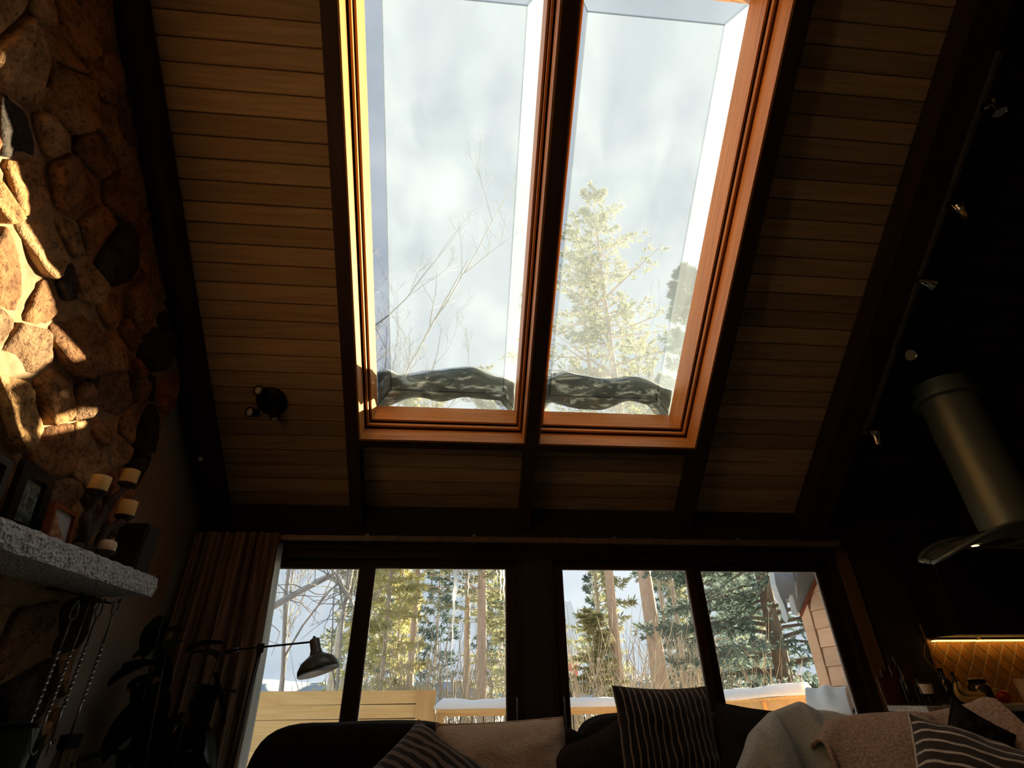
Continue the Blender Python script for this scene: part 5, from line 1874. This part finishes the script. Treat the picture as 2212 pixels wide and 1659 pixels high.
def conifer_meshes(key, H, r0, z0, spread, nbr, pts_per, k, L, w, droop, seed, shape='cone', barkmat='bark', nmat='pine_needles', lean=0.0):
    r = random.Random(seed)
    tr, br, fo = MB(), MB(), MB()
    path = []
    for i in range(15):
        u = i / 14
        path.append(Vector((lean * H * u + 0.05 * math.sin(u * 4 + seed), 0.05 * math.cos(u * 5 + seed) - 0.05, H * u)))
    tr.tube(path, [max(0.012, r0 * (1 - 0.92 * (i / 14) ** 1.1)) for i in range(15)], 10)
    for b in range(nbr):
        u = (b + r.random()) / nbr
        z = z0 + (H * 0.985 - z0) * u ** (0.9 if shape == 'cone' else 0.8)
        i = min(13, int(z / H * 14))
        base = path[i].lerp(path[i + 1], z / H * 14 - i)
        t = (z - z0) / (H - z0)
        if shape == 'cone':
            ln = spread * (1 - t) ** 0.85 * r.uniform(0.7, 1.1) + 0.15
        else:
            ln = spread * (0.35 + 0.9 * math.sin(math.pi * min(1, 0.15 + t * 0.85))) * r.uniform(0.4, 1.1) * (1.0 - 0.45 * t)
        a = r.uniform(0, 2 * math.pi)
        dr = Vector((math.cos(a), math.sin(a), 0))
        up = r.uniform(-0.05, 0.25) + (0.35 * t)
        P = []
        for q in range(6):
            v = q / 5
            P.append(base + dr * (ln * v) + Vector((0, 0, ln * (up * v - droop * v * v + droop * 0.5 * v ** 4))))
        br.tube(P, [max(0.004, 0.018 * ln * (1 - v / 5.5)) for v in range(6)], 4, False)
        for q in range(pts_per):
            v = 0.15 + 0.85 * ((q + r.random()) / pts_per)
            f_ = v * 5
            i2 = min(4, int(f_))
            p = P[i2].lerp(P[i2 + 1], f_ - i2)
            dd = (P[i2 + 1] - P[i2]).normalized()
            sd_ = dd.cross(Vector((0, 0, 1))) * r.choice((-1, 1))
            off = r.uniform(0, 0.28 * ln * (1 - 0.6 * v))
            p = p + sd_ * off + Vector((0, 0, -droop * 0.5 * off))
            tuft(fo, p, (dd + sd_ * r.uniform(0, 1.0)).normalized(), L, w, k, r)
    return {'trunk': (tr.mesh('trunk', M[barkmat], smooth=True)), 'branches': br.mesh('branches', M[barkmat]), 'needles': fo.mesh('needles', M[nmat])}


def plant_tree(name, label, cat, meshes, loc, scale=1.0, rz=0.0, group=None):
    t = thing(name, label, cat, loc, group)
    t.scale = (scale,) * 3 if isinstance(scale, (int, float)) else scale
    t.rotation_euler = (0, 0, rz)
    for k, me in meshes.items():
        o = bpy.data.objects.new(k, me)
        C.objects.link(o)
        o.parent = t
        if k in ('needles', 'twigs', 'branches'):
            o['kind'] = 'stuff'
    return t


def ground_at(px, Y, py=1500):
    p = at(px, py, Y)
    return Vector((p.x, Y, GZ - 0.2))


TALL = conifer_meshes('tall', 15.5, 0.15, 6.3, 1.9, 85, 14, 10, 0.17, 0.012, 0.12, 3, 'blob', 'bark_red')
TALL2 = conifer_meshes('tall2', 14.0, 0.105, 4.6, 1.5, 75, 14, 10, 0.17, 0.012, 0.12, 8, 'blob', 'bark')
THIN = conifer_meshes('thin', 11.0, 0.07, 2.2, 0.95, 85, 12, 6, 0.19, 0.020, 0.25, 14, 'cone', 'bark')
YEL = conifer_meshes('yellow', 8.0, 0.07, 0.8, 0.95, 120, 14, 7, 0.18, 0.020, 0.3, 21, 'cone', 'bark', 'yellow_needles')
SPR = conifer_meshes('spruce', 12.0, 0.16, 0.4, 2.9, 210, 34, 8, 0.17, 0.017, 0.42, 31, 'cone', 'bark_brown', 'spruce_needles')
BACK = conifer_meshes('back', 11.0, 0.10, 1.2, 1.5, 110, 10, 6, 0.30, 0.035, 0.3, 41, 'cone', 'bark', 'pine_needles')
BACK2 = conifer_meshes('back2', 12.0, 0.11, 3.0, 1.3, 90, 10, 6, 0.30, 0.035, 0.2, 47, 'cone', 'bark', 'spruce_needles')

plant_tree('pine_tree', 'tall pine with grey trunk in the middle of the left doors', 'tree', TALL, ground_at(885, 11.0), (0.62, 0.62, 0.55), 0.3)
plant_tree('pine_tree', 'pine with slender reddish trunk behind the longest icicles', 'tree', TALL, ground_at(1001, 11.5), (0.62, 0.62, 0.52), 2.0)
plant_tree('pine_tree', 'pine with thick trunk right of the slender reddish one', 'tree', TALL, ground_at(1036, 10.5), (0.78, 0.78, 0.54), 1.1)
plant_tree('pine_tree', 'tall pine with pale straight trunk left in the right doors', 'tree', TALL, ground_at(1347, 11.0), (0.75, 0.75, 0.95), 4.2)
plant_tree('pine_tree', 'largest pine with thick pink brown trunk behind the striped cushion', 'tree', TALL, ground_at(1421, 10.6), (1.08, 1.08, 1.0), 0.8)
plant_tree('pine_tree', 'slim pine right of the largest trunk', 'tree', TALL2, ground_at(1488, 12.2), (0.62, 0.62, 0.9), 2.6)
plant_tree('pine_tree', 'thin leaning pine between slim and largest trunks', 'tree', TALL2, ground_at(1462, 13.0), (0.5, 0.5, 0.86), 5.0)
plant_tree('conifer', 'bushy yellow green conifer left in the left doors', 'tree', YEL, ground_at(822, 10.0), (0.8, 0.8, 1.0), 0.2)
plant_tree('conifer', 'second yellow green conifer beside the grey trunk', 'tree', YEL, ground_at(846, 13.0), (0.7, 0.7, 0.95), 1.4)
plant_tree('conifer', 'narrow dark conifer at the right edge of the left doors', 'tree', THIN, ground_at(1087, 12.0), (1.0, 1.0, 0.75), 0.9)
plant_tree('conifer', 'feathery conifer before the red house', 'tree', THIN, ground_at(1303, 12.5), (0.9, 0.9, 0.95), 2.2)
plant_tree('conifer', 'low yellow green conifer below the red house', 'tree', YEL, ground_at(1288, 11.0), (0.9, 0.9, 0.44), 3.0)
plant_tree('spruce_tree', 'big blue green spruce beside the cedar wall', 'tree', SPR, ground_at(1702, 9.4), (1.0, 1.0, 0.95), 0.5)
plant_tree('spruce_tree', 'spruce half hidden behind the mullion of the right doors', 'tree', SPR, ground_at(1560, 13.5), (0.85, 0.85, 0.9), 2.5)
rr = random.Random(77)
ORD = ('first', 'second', 'third', 'fourth', 'fifth', 'sixth', 'seventh', 'eighth', 'ninth', 'tenth', 'eleventh', 'twelfth', 'thirteenth', 'fourteenth')
for i, (px, Y, kind) in enumerate(((745, 19, 0), (790, 22, 0), (840, 19, 1), (935, 21, 1), (1062, 22, 1), (1110, 17, 0), (1300, 22, 1), (1335, 27, 0),
                                   (1465, 21, 1), (1510, 24, 0), (1600, 21, 1), (1650, 24, 0))):
    plant_tree('background_conifer', '%s conifer from the left in the far row of woods' % ORD[i], 'tree', (BACK, BACK2)[kind], ground_at(px, Y), rr.uniform(0.6, 0.8), rr.uniform(0, 6), 'far row of conifers')
for i, (px, Y, s_, lab) in enumerate(((1040, 15.0, (0.6, 0.6, 0.85), 'slim pine whose top shows low in the left skylight'), (1180, 14.5, (0.8, 0.8, 1.12), 'pine hidden behind the middle post, its crown between the skylights'),
                                      (1530, 14.0, (0.8, 0.8, 0.9), 'pine at the right of the woods, its crown low in the right skylight'))):
    plant_tree('pine_tree', lab, 'tree', TALL2, ground_at(px, Y), s_, 1.0 + i)


def bare_tree(H, r0, seed, levels=4, spread=0.55, nb=(3, 5), start=0.25):
    r = random.Random(seed)
    tr, tw = MB(), MB()

    def grow(p, d, L, rad, lev):
        n = 6
        pts = [p]
        dd = d.copy()
        for i in range(n):
            dd = (dd + Vector((r.gauss(0, .09), r.gauss(0, .09), 0.04 if lev else 0.0))).normalized()
            pts.append(pts[-1] + dd * (L / n))
        tgt = tr if lev == 0 else tw
        tgt.tube(pts, [max(0.0035, rad * (1 - 0.75 * i / n)) for i in range(n + 1)], 6 if lev == 0 else 3, lev == 0)
        if lev >= levels:
            return
        k = r.randint(*nb) + (3 if lev == 0 else 0)
        for _ in range(k):
            u = r.uniform(start if lev == 0 else 0.2, 0.98)
            i = min(n - 1, int(u * n))
            q = pts[i].lerp(pts[i + 1], u * n - i)
            a = r.uniform(0, 2 * math.pi)
            side = Vector((math.cos(a), math.sin(a), r.uniform(0.3, 1.0))).normalized()
            nd = (dd * (1 - spread) + side * spread).normalized()
            grow(q, nd, L * r.uniform(0.35, 0.62) * (1 - 0.35 * u), rad * 0.5 * (1 - 0.4 * u), lev + 1)
    grow(Vector((0, 0, 0)), Vector((0.03, 0, 1)), H, r0, 0)
    return tr, tw


def bare_meshes(H, r0, seed, bark, twig, **kw):
    tr, tw = bare_tree(H, r0, seed, **kw)
    return {'trunk': tr.mesh('trunk', M[bark], smooth=True), 'twigs': tw.mesh('twigs', M[twig])}


ASP = [bare_meshes(9.0, 0.055, 5, 'bark_pale', 'twig_grey'), bare_meshes(6.0, 0.035, 9, 'bark_pale', 'twig_grey'), bare_meshes(13.0, 0.08, 15, 'bark_pale', 'twig_grey', start=0.35)]
for i, (px, Y, k, s_, lab) in enumerate(((640, 9.5, 0, 0.8, 'bare aspen left of the lamp shade'), (752, 9.0, 1, 1.0, 'bare aspen close to the first mullion'), (690, 12.0, 0, 0.95, 'bare aspen behind the lamp shade'),
                                         (598, 11.0, 1, 0.9, 'bare aspen beside the curtain edge'), (770, 13.0, 2, 1.0, 'tall bare aspen showing in the left skylight'), (700, 13.5, 2, 1.1, 'second tall bare aspen at the left edge of the left skylight'),
                                         (1520, 13.0, 2, 0.8, 'bare aspen at the right edge of the right skylight'))):
    plant_tree('aspen_tree', lab, 'tree', ASP[k], ground_at(px, Y), s_, i * 1.3, 'bare aspens')


def bush_mesh(seed, H, n, spread):
    r = random.Random(seed)
    tw = MB()
    for i in range(n):
        a, b = r.uniform(0, 6.28), r.uniform(0, 0.35)
        p = Vector((math.cos(a) * b, math.sin(a) * b, 0))
        d = Vector((math.cos(a) * r.uniform(0, spread), math.sin(a) * r.uniform(0, spread), 1)).normalized()
        h = H * r.uniform(0.5, 1.0)
        pts = [p]
        for k in range(5):
            d = (d + Vector((r.gauss(0, .09), r.gauss(0, .09), 0))).normalized()
            pts.append(pts[-1] + d * h / 5)
        tw.tube(pts, [0.012 * (1 - 0.15 * k) for k in range(6)], 3, False)
        for k in range(5):
            j_ = r.randint(1, 4)
            e = (d + Vector((r.gauss(0, .6), r.gauss(0, .6), 0.3))).normalized()
            tw.tube([pts[j_], pts[j_] + e * h * 0.16, pts[j_] + e * h * 0.26 + Vector((0, 0, h * 0.05))], [0.007, 0.005, 0.003], 3, False)
    return {'twigs': tw.mesh('twigs', M['twig'])}


BUSH = [bush_mesh(3, 3.2, 34, 0.35), bush_mesh(4, 2.6, 40, 0.5)]
for i, (px, Y) in enumerate(((800, 8.6), (838, 9.4), (880, 8.4), (925, 9.6), (958, 8.8), (990, 9.8), (1020, 8.6), (1062, 9.2), (1090, 8.4), (1250, 9.0), (1285, 8.5), (1320, 9.6), (1372, 9.0), (1440, 8.8), (1475, 9.4), (1512, 8.7), (1545, 9.6), (1590, 8.9))):
    plant_tree('bare_bush', '%s straw coloured bare bush from the left behind the %s doors' % ((ORD[i], 'left') if i < 9 else (ORD[i - 9], 'right')), 'bush', BUSH[i % 2], ground_at(px, Y), rr.uniform(0.8, 1.05), rr.uniform(0, 6), 'bare bushes behind the railing')

# the arching bough with snow on it, upper left
bl = thing('bare_bough', 'thick bare bough arching across the top of the left doors', 'branch', at(560, 1330, 6.9))
P = [at(a, b, 6.9) for a, b in ((520, 1345), (590, 1310), (650, 1276), (702, 1250), (716, 1244))]
part('limb', MB().tube(P, [0.045, 0.042, 0.036, 0.03, 0.026], 8), M['bark_pale'], bl, True)
P2 = [at(a, b, 6.9) for a, b in ((710, 1247), (732, 1258), (752, 1285), (764, 1310), (775, 1345))]
part('limb', MB().tube(P2, [0.026, 0.024, 0.02, 0.016, 0.010], 8), M['bark_pale'], bl, True)
tw = MB()
r = random.Random(12)
for i in range(46):
    src = P if i % 2 else P2
    k = r.randint(0, 3)
    q = src[k].lerp(src[k + 1], r.random())
    pts = [q]
    d = Vector((r.uniform(-1, 1), r.uniform(-.4, .4), r.uniform(-0.5, 1.0))).normalized()
    for _ in range(7):
        d = (d + Vector((r.gauss(0, .25), r.gauss(0, .15), r.gauss(-0.05, .2)))).normalized()
        pts.append(pts[-1] + d * r.uniform(0.05, 0.13))
    tw.tube(pts, [0.008 * (1 - 0.1 * k) for k in range(8)], 3, False)
o = part('twigs', tw, M['twig_grey'], bl)
o['kind'] = 'stuff'

# ------------------------------------------------------------------ far things
hs = thing('red_house', 'red house with snowy roof far behind the trees', 'house', (5.0, 24, GZ))
hx = at(1262, 1400, 24).x
e0, e1 = at(1205, 1408, 24), at(1262, 1378, 24)
M['red_wall'] = plain('red_painted_boards', (0.45, 0.13, 0.08), 0.8, var=0.15)
x0, x1 = hx - 2.9, hx - 0.35
zw = at(1237, 1420, 24).z
part('wall', MB().box(x0, x1, 24, 30, GZ - 2, zw), M['red_wall'], hs)
zr2 = at(1262, 1368, 24).z + 0.4
mb = MB()
mb.add([(x0 - .4, 23.6, zw - 0.2), (x1 + .5, 23.6, zw - 0.2), (x1 + .5, 27, zr2 + 1.0), (x0 - .4, 27, zr2 + 1.0), (x1 + .5, 30.4, zw - .2), (x0 - .4, 30.4, zw - .2),
        (x0 - .4, 23.6, zw + 0.1), (x1 + .5, 23.6, zw + 0.1), (x1 + .5, 27, zr2 + 1.3), (x0 - .4, 27, zr2 + 1.3), (x1 + .5, 30.4, zw + .1), (x0 - .4, 30.4, zw + .1)],
       [(3, 2, 1, 0), (5, 4, 2, 3), (6, 7, 8, 9), (9, 8, 10, 11), (0, 1, 7, 6), (4, 5, 11, 10), (1, 2, 8, 7), (2, 4, 10, 8), (3, 0, 6, 9), (5, 3, 9, 11)])
part('snow_roof', mb, M['snow'], hs)
part('gable', MB().hexa([(x1 - 0.1, 24, zw), (x1, 24, zw), (x1, 30, zw), (x1 - 0.1, 30, zw), (x1 - 0.1, 26.9, zr2 + 0.9), (x1, 26.9, zr2 + 0.9), (x1, 27.1, zr2 + 0.9), (x1 - 0.1, 27.1, zr2 + 0.9)]), M['red_wall'], hs)
for k in range(3):
    wx = x0 + 0.25 + k * 0.78
    wd = part('window', MB().box(wx, wx + 0.55, 23.96, 24.02, zw - 1.6, zw - 0.5), M['white_plastic'], hs)
    part('pane', MB().box(wx + 0.08, wx + 0.47, 23.94, 23.955, zw - 1.52, zw - 0.58), M['black_metal'], wd)

mb = MB()
nn = 90
for i in range(nn + 1):
    x = -320 + 640 * i / nn
    hgt = 9 + 7 * noise.noise(Vector((x * 0.010, 3.3, 0))) + 2.5 * noise.noise(Vector((x * 0.05, 1.3, 0)))
    mb.v += [Vector((x, 250, -8)), Vector((x, 262, max(1.0, hgt * 0.75))), Vector((x, 275, -8))]
for i in range(nn):
    for k in range(2):
        a = i * 3 + k
        mb.f.append((a, a + 3, a + 4, a + 1))
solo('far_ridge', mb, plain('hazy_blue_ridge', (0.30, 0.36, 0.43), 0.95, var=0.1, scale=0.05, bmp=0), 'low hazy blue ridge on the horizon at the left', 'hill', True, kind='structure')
